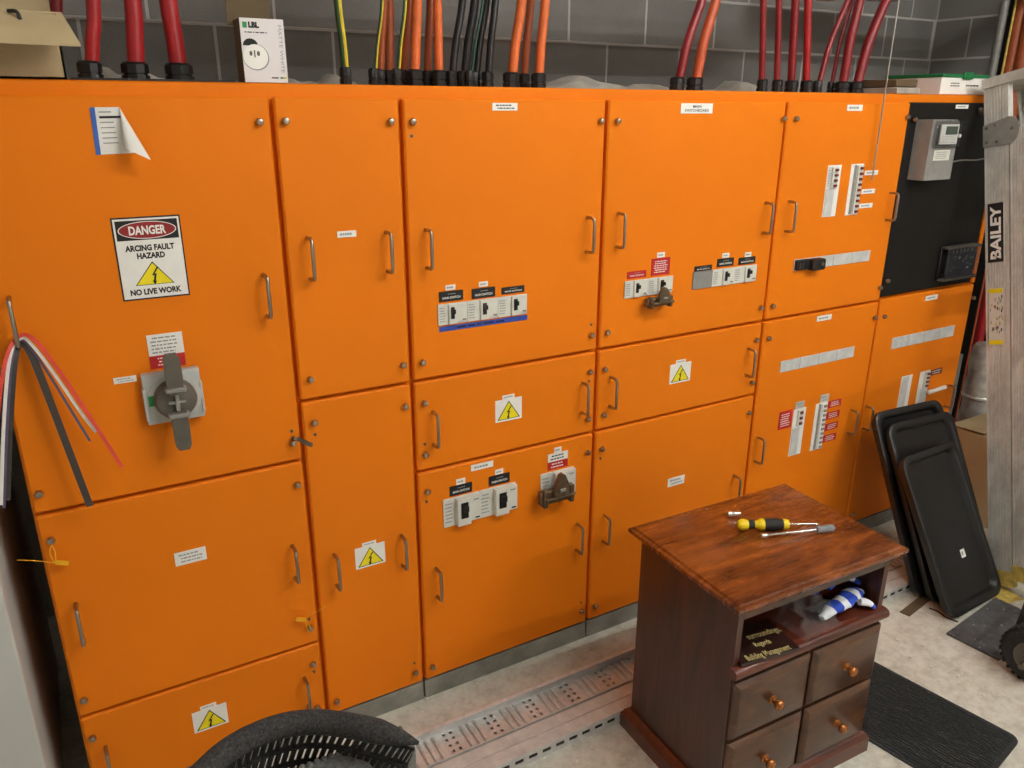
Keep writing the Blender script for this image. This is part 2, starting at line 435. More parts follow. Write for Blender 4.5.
MB().box(XC[6]-.027, XC[6]-.003, .002, .0225, 1.0440, ZT, 'orange', .002).build('frame_strip', sb)

# --- studs, keyholes and handles
put('stud', d1a, (259, 122), (39, 493), (292.5, 442)); put('keyhole', d1a, (291.5, 431))
put('stud', d1b, (51, 539.5), (297, 484), (84, 699), (309.5, 627)); put('keyhole', d1b, (309, 619))
put('stud', d1c, (92.5, 737), (312.5, 663), (317, 706.5)); put('keyhole', d1c, (314, 671.5))
put('stud', d2a, (285, 121), (390, 121.5), (310, 379), (402.5, 364.5))
put('stud', d2b, (313.8, 422), (404.5, 406), (415, 671.5), (336.5, 700.5)); put('keyhole', d2b, (315, 434.5), (414.2, 663))
put('stud', d3a, (412, 121.5), (600.3, 121), (422, 362), (590.8, 334.8)); put('keyhole', d3a, (411.6, 136), (591, 324.5))
put('stud', d3b, (424, 402.5), (425, 454), (589.3, 371.5), (587.3, 418.3)); put('keyhole', d3b, (424.8, 444), (589, 381))
put('stud', d3c, (426.8, 491), (587, 452), (432, 666), (581, 610.5)); put('keyhole', d3c, (426.5, 501.5), (580.8, 602.5))
put('stud', d4a, (616.8, 121), (782.5, 118.8), (606.5, 332), (760, 307.5))
put('stud', d4b, (604.3, 369), (603, 414.6), (755.5, 339.8), (751, 382))
put('stud', d4c, (601, 448.5), (748, 412.3), (594.5, 605.5)); put('keyhole', d4c, (600.3, 458.5))
put('stud', d5a, (795, 118.8), (906.5, 117), (771.8, 305.6), (879, 287.5))
put('stud', d5b, (768, 338), (874, 317.3), (851.5, 514))
put('stud', d6b, (883.5, 316.3), (972, 297.5)); put('stud', d6a, (913.5, 119.5), (886.5, 280.5), (979, 110))
for d, a, b in ((d1a, (263.5, 275), (267.5, 315)), (d1a, (11, 300), (17, 341)), (d1b, (76, 602), (83, 640)), (d1b, (292, 545), (295.5, 578)), (d1c, (106, 743), (112, 780)), (d1c, (304, 676), (307.5, 707)),
                (d2a, (306.5, 238), (311.5, 278)), (d2a, (385, 233), (388.5, 270)), (d2b, (334, 553), (337, 586)), (d2b, (400.5, 534), (403, 566)),
                (d3a, (425, 230.5), (427.5, 266.5)), (d3a, (587.5, 217.5), (586, 251)), (d3b, (432, 412), (434, 444)), (d3b, (582, 382.5), (581, 412.5)), (d3c, (435.5, 567), (437.5, 597)), (d3c, (576.5, 523), (576, 550.5)),
                (d4a, (618, 214), (616.5, 246)), (d4a, (765, 203.5), (762.5, 232)), (d4b, (610.5, 377), (609, 406)), (d4b, (748, 348.5), (745.5, 375)), (d4c, (604, 514), (602.5, 542)), (d4c, (734, 475), (731, 500)),
                (d5a, (788.5, 202), (785, 230.5)), (d5a, (890.5, 193.5), (885.5, 219)), (d5b, (757.5, 437), (754.5, 461)), (d5b, (850.5, 410), (847.5, 432.5)), (d6b, (865.5, 405), (863, 429)), (d6b, (948, 386), (944, 405))):
    handle(d, a, b)
# --- key left in a lock
k0 = face(294, 437, -.012)
MB().tube([k0+V((0, .012, -.006)), k0+V((0, -.012, 0))], .004, 'dark_steel', 8).obox(k0+V((0, -.013, -.004)), (.034, -.012, -.022), (.002, .0, .003), (.004, 0, .006), 'steel').build('key', d1a)

# --- door 1: peeling paper, danger sign, isolator
mb = MB(); A, B = face(119, 107), face(134, 153)
tl, bl = face(89.5, 107.5), face(96, 155)
n1, n2 = face(94.5, 107.3), face(101, 154.6)
mb.add([V((p.x, -.0012, p.z)) for p in (n1, A, B, n2)], [(0, 1, 2, 3)], 'paper'); mb.add([V((p.x, -.0014, p.z)) for p in (tl, n1, n2, bl)], [(0, 1, 2, 3)], 'blue_strip')
for i in range(7):
    fz = .10+.11*i; l = V(n1).lerp(n2, fz); r_ = V(A).lerp(B, fz); a_ = V(l).lerp(r_, .12); b_ = V(l).lerp(r_, .62 if i != 1 else .95)
    hh = .0022 if i == 1 else .0011
    mb.add([(a_.x, -.0018, a_.z-hh), (b_.x, -.0018, b_.z-hh), (b_.x, -.0018, b_.z+hh), (a_.x, -.0018, a_.z+hh)], [(0, 1, 2, 3)], 'ink' if i == 1 else 'ink_grey')
rows = 9; cols = 8; vs_ = []; fs_ = []                             # the loose half, curled off the door
T = face(151, 160, -.045); C3 = face(113, 143, -.05); A3 = V((A.x, -.0016, A.z)); B3 = V((B.x-.006, -.0016, B.z+.004))
for i in range(rows+1):
    for j in range(cols+1):
        s_ = i/rows; q = j/cols
        e = B3*(1-q)**2+C3*(2*q*(1-q))+T*q*q
        vs_.append(A3.lerp(e, s_))
for i in range(rows):
    for j in range(cols): fs_.append((i*(cols+1)+j, i*(cols+1)+j+1, (i+1)*(cols+1)+j+1, (i+1)*(cols+1)+j))
mb.add(vs_, fs_, 'paper')
lab(mb.build('notice_paper', d1a), 'white notice with a blue edge peeling off')

x0, x1, z0, z1 = quad((109, 217.5), (179.2, 215.3), (190.3, 295), (124, 301)); w_, h_ = x1-x0, z1-z0; cx = (x0+x1)/2
mb = MB().box(x0, x1, -.0014, .0004, z0, z1, 'ink').box(x0+w_*.022, x1-w_*.022, -.0018, 0, z0+h_*.018, z1-h_*.018, 'white')
mb.box(x0+w_*.05, x1-w_*.05, -.0021, 0, z1-h_*.275, z1-h_*.04, 'ink')
def ell(rx, rz, y, mt): mb.add([(cx+rx*math.cos(k*math.pi/16), y, z1-h_*.158+rz*math.sin(k*math.pi/16)) for k in range(32)], [tuple(range(32))], mt)
ell(w_*.425, h_*.105, -.0024, 'white'); ell(w_*.41, h_*.096, -.0027, 'sign_red')
mb.text('DANGER', (cx, -.003, z1-h_*.158), h_*.098, 'white', width=w_*.54, bold=.035)
mb.text('ARCING FAULT', (cx, -.0022, z1-h_*.37), h_*.066, 'ink', width=w_*.72, bold=.045)
mb.text('HAZARD', (cx, -.0022, z1-h_*.465), h_*.066, 'ink', width=w_*.41, bold=.045)
for k, y, mt in ((1, -.0021, 'ink'), (.93, -.0024, 'yellow')):
    mb.add([(cx-w_*.29*k, y, z0+h_*(.175+.012*(1-k)*8)), (cx+w_*.29*k, y, z0+h_*(.175+.012*(1-k)*8)), (cx, y, z0+h_*(.175+.275*k+.01))], [(0, 1, 2)], mt)
bolt(mb, cx+.002, z0+h_*.285, h_*.185, -.0028)
mb.text('NO LIVE WORK', (cx, -.0022, z0+h_*.095), h_*.066, 'ink', width=w_*.76, bold=.045)
lab(mb.build('danger_sign', d1a), 'black and white danger sign with yellow lightning triangle')
x0, x1, z0, z1 = quad((146, 335.5), (181.7, 331.3), (186, 364.7), (151, 369))
mb = MB().box(x0, x1, -.0014, .0004, z0+(z1-z0)*.38, z1, 'white').scrib(x0+.006, x1-.006, z0+(z1-z0)*.42, z1-.004, -.0018, 5, 'ink_grey', 5)
mb.box(x0, x1, -.0014, .0004, z0, z0+(z1-z0)*.38, 'red').scrib(x0+.015, x1-.015, z0+.004, z0+(z1-z0)*.34, -.0018, 3, 'white', 8)
lab(mb.build('isolator_notice', d1a), 'white over red notice above the isolator')
sticker(d1a, 'name_tag', quad((112.8, 378.4), (136, 375), (137, 381), (114.2, 384.2)), lines=2)
x0, x1, z0, z1 = quad((140, 374.4), (198.5, 366.5), (204.3, 414.8), (148.3, 424.3), -.012)
iso = MB().box(x0, x1, -.022, 0, z0, z1, 'plate', .003, 2)
for sx in (x0-.002, x1-.004): iso.box(sx, sx+.006, -.024, -.004, z0+(z1-z0)*.08, z0+(z1-z0)*.72, 'grey_light', .001)
iso.build('isolator_plate', d1a)
cx, cz = (x0+x1)/2+.002, (z0+z1)/2-.002
MB().lathe((cx, -.0218, cz), (0, -1, 0), [(.056, 0), (.056, .003), (.047, .0035)], 'grey_light', 32).box(cx-.055, cx-.040, -.0258, -.022, cz-.012, cz+.012, 'green').build('isolator_ring', d1a)
MB().lathe((cx, -.024, cz), (0, -1, 0), [(.045, 0), (.045, .014), (.040, .024), (.024, .030), (.001, .031)], 'grey_dark', 28).build('isolator_dial', d1a)
hb = MB()
for sg, ln in ((1, .112), (-1, .112)):
    pr = [(-.015, .02), (-.0175, ln*.45), (-.0165, ln*.9), (-.011, ln), (.011, ln), (.0165, ln*.9), (.0175, ln*.45), (.015, .02)]
    hb.prism(pr, (cx, -.052, cz), (1, 0, 0), (0, 0, sg), (0, -1, 0), .016, 'grey_dark')
    hb.box(cx-.022, cx+.022, -.070, -.046, cz+sg*.030-.006, cz+sg*.030+.006, 'grey_mid', .003)
hb.box(cx-.004, cx+.004, -.064, -.05, cz-.02, cz+.02, 'grey_mid', .001).box(cx-.018, cx+.018, -.062, -.05, cz-.003, cz+.003, 'grey_mid', .001)
hb.build('isolator_handle', d1a)
# --- door 1 middle and bottom
sticker(d1b, 'name_tag', quad((174, 553.5), (205.5, 546), (206.7, 558.5), (175.5, 566.7)), lines=3)
warning(d1c, (191.3, 713.5), (226, 702.3), (228.7, 721), (195, 734.3))
# --- column 2
sticker(d2a, 'name_tag', quad((336.8, 231.5), (355.8, 230.2), (356.3, 236.4), (337.5, 237.8)), lines=1)
warning(d2b, (354.5, 549), (384.3, 541.3), (385.5, 561.3), (356, 570))

# --- moulded case breakers
def breaker(d, x0, x1, z0, z1, tx, proud=.010, big=False):
    """one breaker front: label wing on the left, proud body, toggle at face x = tx"""
    wd = x1-x0; h = z1-z0
    mb = MB().box(x0, x1, -.004, .0004, z0, z1, 'cream', .0008).scrib(x0+wd*.03, x0+wd*.26, z0+h*.12, z1-h*.12, -.0045, 6, 'ink_grey', int(abs(x0)*1e4))
    bx0, bx1 = tx-wd*(.13 if not big else .19), x1-wd*.02
    mb.box(bx0, tx+wd*.16 if not big else tx+wd*.18, -proud, 0, z0+h*.02, z1-h*.03, 'cream', .0012)
    mb.box(tx+wd*.16, bx1, -proud*.8, 0, z0+h*.1, z1-h*.02, 'cream', .001)
    mb.box(bx1-wd*.16, bx1-wd*.04, -proud*.8-.0004, -proud*.6, z0+h*.16, z0+h*.21, 'ink')
    if big: mb.box(bx1-wd*.2, bx1-wd*.06, -proud*.8-.0004, -proud*.6, z1-h*.18, z1-h*.13, 'ink_grey')
    o = mb.build('circuit_breaker', d)
    tw = wd*.062 if not big else wd*.10
    MB().box(tx-tw, tx+tw, -proud-.0012, -proud+.001, z0+h*.28, z1-h*.16, 'black', .0004).box(tx-tw*.72, tx+tw*.72, -proud-.013, -proud, z0+h*.55, z1-h*.24, 'black', .001).build('toggle', d)
    return o
def strip_label(d, r, txt, mat='ink', tm='white', rows=1):
    x0, x1, z0, z1 = r; mb = MB().box(x0, x1, -.0022, .0004, z0, z1, mat)
    mb.text(txt, ((x0+x1)/2, -.0026, z0+(z1-z0)*.36), (z1-z0)*.22, tm, width=(x1-x0)*.74, bold=.02)
    mb.scrib(x0+(x1-x0)*.34, x1-(x1-x0)*.3, z0+(z1-z0)*.62, z0+(z1-z0)*.82, -.0026, 1, 'ink_grey', 4)
    mb.build('circuit_label', d)
def tagp(d, cx, cy, w_, h_): sticker(d, 'name_tag', ctr(cx, cy, w_, h_), lines=1)
sticker(d3a, 'name_tag', quad((492.2, 102.8), (517.3, 103), (517.2, 110.4), (492.2, 110.8)), lines=2, ink='ink')
a, b_ = face(437.6, 314.5), face(526.6, 303.5)
zb_, zt_ = (face(437.6, 325.2).z+face(526.6, 313.8).z)/2, (face(437.6, 304.2).z+face(526.6, 294).z)/2
xs = [face(437.6, 314).x, face(466.6, 310).x, face(497.6, 306).x, face(526.6, 303).x]
for i, tx in enumerate((451.2, 483.2, 514.0)): breaker(d3a, xs[i], xs[i+1]-.001, zb_, zt_, face(tx, 309).x)
for r in (quad((438.8, 292.3), (462.8, 289.3), (462.9, 299.4), (439, 302.3)), quad((471.6, 288.9), (494.8, 286.4), (494.8, 296.2), (471.6, 299)), quad((501.4, 287.8), (524, 284.8), (524, 291.6), (501.4, 294.4))): strip_label(d3a, r, 'MAIN SWITCH')
tagp(d3a, 450.2, 287.3, 10, 5.2); tagp(d3a, 483.2, 284, 9, 5)
r = quad((439.3, 327.6), (527.2, 314.2), (527.2, 318.9), (439, 332.8))
sticker(d3a, 'blue_tape', r, 'blue_tape', .001, 1, 'ink', 6)
warning(d3b, (495, 401.3), (521.3, 396), (521.8, 418), (495.5, 422.5))
sticker(d3c, 'name_tag', quad((470.8, 465), (493, 460.5), (493, 466.6), (471, 471)), lines=1)
zb_, zt_ = (face(443, 527.5).z+face(515, 508.6).z)/2, (face(443, 499.6).z+face(515.6, 481.6).z)/2
xs = [face(443, 513).x, face(479.4, 504).x, face(515.5, 495).x]
for i, tx in enumerate((461.5, 499.5)): breaker(d3c, xs[i], xs[i+1]-.001, zb_, zt_, face(tx, 503).x, .022, True)
strip_label(d3c, quad((449.3, 487), (471.6, 481.4), (472, 491), (449.8, 496.3)), 'MAIN SWITCH'); strip_label(d3c, quad((488.6, 476.8), (509.3, 472), (509.5, 481.4), (488.8, 486)), 'MAIN SWITCH')
tagp(d3c, 460.6, 481.2, 9, 5.6); tagp(d3c, 499, 471.5, 8, 5)
x0, x1, z0, z1 = quad((540, 473.8), (573.4, 466.6), (573.4, 496.5), (540, 505))
breaker(d3c, x0, x1, z0+.012, z1, x0+(x1-x0)*.55, .020, True)
def lockout(d, x0, x1, z0, z1, y, seed=1):
    """brown steel lock-off bracket with a padlock"""
    w_, h_ = x1-x0, z1-z0
    mb = MB().box(x0, x1, y-.012, y+.008, z0, z0+h_*.42, 'brown_metal', .003)
    for fx in (.06, .82): mb.box(x0+w_*fx, x0+w_*(fx+.12), y-.022, y, z0-h_*.05, z0+h_*.5, 'brown_metal', .002)
    mb.tube([(x0+w_*.1, y-.024, z0+h_*.22), (x1-w_*.05, y-.024, z0+h_*.22)], .004, 'brown_metal', 8)
    mb.build('lock_bracket', d)
    cx = x0+w_*.52
    pr = [(-.20, .15), (-.19, .5), (-.06, .92), (.02, .96), (.10, .88), (.22, .5), (.24, .15)]
    mb = MB().prism([(p*w_, q*h_*.9) for p, q in pr], (cx, y-.016, z0+h_*.12), (1, 0, 0), (0, 0, 1), (0, -1, 0), .014, 'brown_metal')
    mb.box(cx-w_*.06, cx+w_*.1, y-.034, y-.028, z0+h_*.42, z0+h_*.52, 'grey_mid', .001)
    mb.build('padlock', d)
lx0, lx1, lz0, lz1 = quad((540, 493), (574, 484), (574, 497), (540, 506.5), -.035)
lockout(d3c, lx0, lx1, lz0, lz0+(lz1-lz0)*2.3, -.028)
x0, x1, z0, z1 = quad((547.5, 455), (567.5, 450), (567.5, 465.6), (548, 470.5))
sticker(d3c, 'circuit_label', (x0, x1, (z0+z1)/2, z1), 'white', .0016, 2, 'ink', 5); sticker(d3c, 'circuit_label', (x0, x1, z0, (z0+z1)/2), 'red', .0016, 2, 'white', 6)
tagp(d3c, 557.7, 449.6, 7, 5)
# --- column 4
sticker(d4a, 'name_plate', quad((680.6, 103.3), (712.3, 103.3), (712.3, 113.2), (680.6, 113.8)), 'white', .002, txt=[('MAIN', .70, .26, .26, .01), ('SWITCHBOARD', .30, .26, .76, .01)], label='white MAIN SWITCHBOARD name plate')
zb_, zt_ = (face(623.5, 299).z+face(672, 291.4).z)/2, (face(624, 281.5).z+face(672, 275.2).z)/2
xs = [face(624, 290).x, face(646.5, 287).x, face(672, 283).x]
for i, tx in enumerate((635.6, 660)): breaker(d4a, xs[i], xs[i+1]-.001, zb_, zt_, face(tx, 285).x)
lockout(d4a, face(647.5, 297, -.03).x, face(672, 294, -.03).x, face(660, 306, -.03).z, face(660, 286, -.03).z, -.022, 2)
r = quad((627, 272.3), (645.8, 269.5), (645.8, 276), (627, 279.2)); strip_label(d4a, r, 'MAIN SWITCH', 'red')
x0, x1, z0, z1 = quad((651.3, 259.2), (669.8, 256.6), (669.2, 273.4), (651, 276)); sticker(d4a, 'circuit_label', (x0, x1, z0, z1), 'red', .002, 6, 'white', 9)
tagp(d4a, 660.8, 254.8, 7.6, 5)
zb_, zt_ = (face(691.5, 289).z+face(755, 281).z)/2, (face(692.8, 272.2).z+face(755.3, 264.3).z)/2
xs = [face(692.3, 280).x, face(711.6, 278).x, face(732.8, 276).x, face(755.3, 273).x]
sticker(d4a, 'blank_cover', (xs[0], xs[1]-.0008, zb_, zt_), 'grey_mid', .004)
for i, tx in enumerate((724.2, 746.2)): breaker(d4a, xs[i+1], xs[i+2]-.001, zb_, zt_, face(tx, 275).x)
strip_label(d4a, quad((694.3, 266.6), (711.5, 264.4), (711.5, 269.4), (694.3, 271.8)), 'MAIN SWITCH'); strip_label(d4a, quad((717, 259.3), (733.4, 257), (733.2, 265), (716.8, 267.3)), 'MAIN SWITCH'); strip_label(d4a, quad((738.4, 258), (755, 256), (754.8, 262.8), (738.2, 265)), 'MAIN SWITCH')
tagp(d4a, 725.6, 255.3, 7, 4.6); tagp(d4a, 747.8, 254.5, 6.4, 4.6)
warning(d4b, (670, 365.3), (690.6, 361), (690.3, 379.8), (669.2, 384.6))
sticker(d4c, 'name_tag', quad((667.8, 478.8), (684.2, 474.7), (684, 482.7), (667.5, 487.2)), lines=2)
# --- columns 5 and 6: chassis boards with rows of small breakers
def mcb_row(d, r, side, seed):
    """tall cut-out with small breakers; side=1 toggles on the right half"""
    x0, x1, z0, z1 = r; w_, h_ = x1-x0, z1-z0; rg = random.Random(seed)
    o = MB().box(x0, x1, -.0016, .0004, z0, z1, 'white').build('breaker_escutcheon', d)
    return x0, x1, z0, z1, w_, h_, rg
def mcbs(d, x0, x1, z0, z1, n, mats=('red_dark', 'cream')):
    h = (z1-z0)/n
    for i in range(n):
        za = z0+h*i; w_ = x1-x0
        MB().box(x0, x1, -.008, .0002, za+h*.04, za+h*.96, mats[1], .0006).box(x0+w_*.3, x1-w_*.2, -.013, -.006, za+h*.25, za+h*.72, mats[0], .0008).build('small_breaker', d)
def din_strip(d, r):
    x0, x1, z0, z1 = r; o = MB().box(x0, x1, -.003, .0004, z0, z1, 'grey_strip', .0006)
    for k in range(1, 4): o.box(x0+(x1-x0)*k/4-.0006, x0+(x1-x0)*k/4+.0006, -.0034, -.002, z0+.001, z1-.001, 'grey_mid')
    o.build('blank_strip', d)
sticker(d5a, 'name_tag', quad((847, 104.6), (862.4, 104.8), (862.2, 110.8), (846.8, 111)), lines=1)
x0, x1, z0, z1, w_, h_, rg = mcb_row(d5a, quad((829, 166), (842, 164), (834.4, 216), (820.5, 217.5)), 1, 1)
sticker(d5a, 'blank_strip', (x0+w_*.04, x0+w_*.62, z0+h_*.02, z0+h_*.55), 'grey_strip', .004); mcbs(d5a, x0+w_*.3, x0+w_*.74, z0+h_*.56, z1-h_*.04, 4)
sticker(d5a, 'circuit_schedule', (x0+w_*.04, x0+w_*.28, z0+h_*.58, z1-h_*.03), 'grey_strip', .003, 6)
x0, x1, z0, z1, w_, h_, rg = mcb_row(d5a, quad((852, 164.6), (864.8, 163), (855.7, 214.7), (843.8, 215.3)), 1, 2)
sticker(d5a, 'blank_strip', (x0+w_*.26, x0+w_*.44, z0+h_*.02, z1-h_*.02), 'grey_mid', .003); mcbs(d5a, x0+w_*.48, x0+w_*.92, z0+h_*.02, z1-h_*.03, 9)
for cx, cy in ((871.2, 172.7), (868, 191.3), (865.5, 205.6)): sticker(d5a, 'circuit_label', ctr(cx, cy, 13, 4.6), lines=1)
r = quad((794, 260.3), (869.4, 249.4), (869, 261), (793, 270.6)); din_strip(d5a, r)
x0, x1, z0, z1 = r; xm = x0+(x1-x0)*.315
MB().box(x0+.002, xm-.05, -.016, .0, z0+.003, z1-.002, 'black', .002).box(x0+.012, x0+.016, -.018, -.01, z0+.008, z1-.01, 'steel').box(x0+.026, x0+.030, -.018, -.01, z0+.008, z1-.01, 'steel').build('isolating_switch', d5a)
MB().box(xm-.062, xm, -.034, .0, z0-.002, z1-.002, 'black', .006, 2).lathe((xm-.02, -.034, (z0+z1)/2), (0, -1, 0), [(.007, 0), (.006, .004)], 'dark_steel', 12).build('isolating_switch', d5a)
sticker(d5b, 'name_tag', quad((817, 316.3), (831.3, 313.8), (831, 319.2), (816.7, 321.6)), lines=1)
din_strip(d5b, quad((780.5, 361.2), (854, 346.3), (853, 356.5), (779.5, 372.6)))
x0, x1, z0, z1, w_, h_, rg = mcb_row(d5b, quad((793.5, 409.8), (806, 406.8), (799.7, 453.5), (788.2, 456)), 1, 3)
sticker(d5b, 'blank_strip', (x0+w_*.06, x0+w_*.62, z0+h_*.02, z0+h_*.60), 'grey_strip', .004); mcbs(d5b, x0+w_*.3, x0+w_*.72, z0+h_*.64, z1-h_*.02, 3)
sticker(d5b, 'circuit_schedule', (x0+w_*.1, x0+w_*.78, z1, z1+.028), 'grey_light', .002, 2)
x0, x1, z0, z1, w_, h_, rg = mcb_row(d5b, quad((815.8, 403.7), (827.8, 401.6), (821, 448.3), (809.6, 450.6)), 1, 4)
sticker(d5b, 'blank_strip', (x0+w_*.26, x0+w_*.42, z0+h_*.02, z1-h_*.02), 'grey_mid', .003); mcbs(d5b, x0+w_*.46, x0+w_*.88, z0+h_*.02, z1-h_*.02, 10, ('grey_mid', 'white'))
sticker(d5b, 'circuit_schedule', (x0+w_*.3, x0+w_*1.0, z1, z1+.032), 'grey_light', .002, 2)
sticker(d5b, 'circuit_label', quad((779.6, 412.4), (792.4, 409.3), (790.5, 427), (777.3, 430)), 'red', .0016, 6, 'white', 12)
for i in range(4): sticker(d5b, 'circuit_label', ctr(834.6-1.75*i, 403.2+11.4*i, 12.4, 6.6), 'red', .0016, 3, 'white', 20+i)
sticker(d6b, 'name_tag', quad((925.5, 296.3), (937.6, 294), (937.3, 298.8), (925.2, 301)), lines=1)
din_strip(d6b, quad((892, 338.2), (954, 324.9), (953, 335.8), (890.8, 349)))
x0, x1, z0, z1, w_, h_, rg = mcb_row(d6b, quad((901.8, 376.6), (912.5, 374.4), (906.5, 408), (896, 411)), 1, 5)
sticker(d6b, 'blank_strip', (x0+w_*.06, x0+w_*.62, z0+h_*.02, z1-h_*.02), 'grey_strip', .004)
x0, x1, z0, z1, w_, h_, rg = mcb_row(d6b, quad((920, 372), (930, 370), (925, 401), (915, 404)), 1, 6)
sticker(d6b, 'blank_strip', (x0+w_*.3, x0+w_*.95, z0+h_*.02, z0+h_*.45), 'grey_strip', .004); mcbs(d6b, x0+w_*.42, x0+w_*.92, z0+h_*.48, z1-h_*.02, 4)
sticker(d6b, 'circuit_label', ctr(936, 371.5, 11, 5.5), 'red_dark', .0016, 2, 'white', 31)
p0, p1 = face(928, 392.5, -.015), face(945.5, 387, -.04); MB().tube([p0, p1], .009, 'white', 10).build('label_holder', d6b)

# --- meter and cover on the black panel
sticker(d6a, 'name_tag', quad((956, 104.6), (968.2, 104.8), (967.8, 108.8), (955.6, 108.6)), lines=1)
mx0, mx1, mz0, mz1 = 2.716, 2.873, 1.481, 1.688
MB().prism([(0, 0), (1, 0), (1, .95), (.9, 1), (0, 1)], (mx0, .004, mz0), (mx1-mx0, 0, 0), (0, 0, mz1-mz0), (0, -1, 0), .064, 'grey_mid').build('meter_body', d6a)
zc_ = mz0+.112
MB().box(mx0+.012, mx1+.002, -.074, -.058, zc_, mz1-.003, 'smoked', .004).build('meter_cover', d6a)
mb = MB().box(mx0+.030, mx1-.026, -.0775, -.070, zc_+.012, mz1-.016, 'grey_light', .001).box(mx0+.056, mx1-.034, -.079, -.076, mz1-.050, mz1-.022, 'lcd', .0006)
mb.scrib(mx0+.036, mx1-.034, zc_+.016, mz1-.054, -.0778, 5, 'ink_grey', 40).lathe((mx1-.014, -.074, zc_+.040), (0, -1, 0), [(.007, 0), (.006, .005), (.003, .006)], 'grey_light', 12)
mb.build('meter_display', d6a)
sticker_z = (mx0+.034, mx1-.030, mz0+.068, mz0+.104)
MB().box(*sticker_z[:2], -.0612, -.0595, *sticker_z[2:], 'cream').scrib(sticker_z[0]+.006, sticker_z[1]-.006, sticker_z[2]+.004, sticker_z[3]-.004, -.0616, 4, 'ink_grey', 41).build('meter_label', d6a)
x0, x1, z0, z1 = quad((945, 247), (977.5, 243.5), (973.5, 277), (941, 280.5), -.02)
MB().box(x0, x1, -.006, .004, z0, z1, 'black', .002).box(x0+.02, x1-.012, -.026, -.004, z0+.03, z1-.028, 'black_panel', .002).build('terminal_block', d6a)
mb = MB(); rg = random.Random(5)
for k in range(14):
    a_, c_ = x0+.026+rg.random()*(x1-x0-.055), z0+.036+rg.random()*(z1-z0-.08); mb.box(a_, a_+.01, -.029, -.024, c_, c_+.008, rg.choice(['steel', 'grey_mid', 'red_dark', 'white']), .0006)
for k in range(6): mb.box(x0+.035+k*.024, x0+.045+k*.024, -.030, -.026, z1-.026, z1-.012, 'grey_mid', .001)
mb.build('terminal', d6a)
MB().box(x0, x1, -.036, -.030, z0, z1, 'smoked', .003).box(x0, x1, -.036, -.006, z1-.010, z1, 'grey_dark', .003).box(x0, x1, -.036, -.006, z0, z0+.010, 'grey_dark', .003).build('terminal_cover', d6a)
p0, p1 = face(952, 161.8, -.03), face(985, 158.5, -.03)
MB().tube(cr([p0, p0.lerp(p1, .3)+V((0, 0, .002)), p0.lerp(p1, .7)-V((0, 0, .002)), p1]), .0028, 'wire', 6).build('meter_lead', d6a)

# ================================================================== SEALS on two studs
def seal(stud, loop, tail, label, yel):
    p = face(*stud, -.008); q = face(*loop, -.016); r_ = face(*tail, -.05)
    s_ = root('wire_seal', p, label, 'wire seal', 'yellow wire seals on door studs')
    MB().tube(cr([p, p+V((.004, -.004, -.018)), q, p+V((-.006, -.004, -.016)), p]), .0012, 'seal_yellow', 6).build('loop', s_)
    MB().tube(cr([q, q.lerp(r_, .5)+V((0, -.008, .006)), r_]), .0009, 'seal_yellow', 6).build('tail', s_)
    a = face(*yel, -.016); MB().obox(a-V((.012, .003, .004)), (.024, 0, -.010), (0, .006, 0), (.003, 0, .008), 'seal_yellow').build('tag', s_)
seal((51.5, 545), (55, 563), (17, 560), 'yellow wire seal on the stud of the lower left door', (61, 561))
seal((309.5, 625), (305, 618), (327, 606), 'yellow wire seal beside the tall door seam', (300, 618))

# ================================================================== CABLES, TRAY AND THINGS ON TOP
ct = root('cable_tray', (1.2, .44, 2.12), 'galvanised overhead cable tray hung above the switchboard', 'cable tray')
TZ = 2.128; TX0, TX1 = -.6, 2.82
for y in (.34, .55): MB().box(TX0, TX1, y-.004, y+.004, TZ, TZ+.055, 'galv_dull', .001).build('side_rail', ct)
MB().box(TX0, TX1, .344, .546, TZ, TZ+.003, 'galv_dull').build('base', ct)
for x in (-.3, 1.2, 2.7):
    for y in (.333, .557): MB().tube([(x, y, TZ+.03), (x, y, CEIL)], .004, 'steel', 6).build('hanger_rod', ct)
def gland(parent, x, y, r, hex_n=8):
    q = r*1.75 if r < .016 else r*1.62
    MB().lathe((x, y, ZTOP), (0, 0, 1), [(q, 0), (q, .016), (q*.86, .0165), (q*.86, .020), (q*.98, .0205), (q*.98, .038), (q*.80, .043), (r*1.02, .044)], 'gland', 10).build('gland', parent, angle=30)
def cable(bot, top, d, mat, label, Y=.20, gl=True, stripe=None, grp=None, col='cable'):
    """bot/top: pixels where it leaves the board top and the frame; d: thickness in pixels"""
    a = face(bot[0], 84, Y); b = face(top[0], top[1], Y); dist = (b-CAM).dot(W_); r = d/2/FPX*dist
    a.z = ZTOP+.002
    mid = face(bot[0]*.57+top[0]*.43, 42, Y)
    c1 = b+(b-mid)*.9; c1.z = max(c1.z, 2.18)
    # the cable runs on straight up past the tray into the ceiling
    c2 = V((c1.x+(b.x-mid.x)*.5, Y, 2.5)); c3 = V((c2.x, Y, CEIL-.002))
    o = root('power_cable', a, label, col, grp)
    path = cr([a, a.lerp(mid, .4), mid, b, c1, c2, c3], 6)
    mb = MB().tube(path, r, mat, 10)
    if stripe:
        mb.tube([p+V((r*.5, -r*.55, 0)) for p in path], r*.62, stripe, 8)
    mb.build('sheath', o)
    if gl: gland(o, a.x, a.y, r if r > .007 else .0075)
    return o
G = 'power cables leaving the board top'
cable((92, 0), (93, 0), 14, 'red_cable', 'leftmost thick red cable, just right of the open carton', .20, grp=G)
cable((137, 0), (132.5, 0), 17, 'red_cable', 'middle one of the three thick red cables at left', .20, grp=G)
cable((180.5, 0), (168, 0), 17.5, 'red_cable', 'third thick red cable, nearest the white printed carton', .20, grp=G)
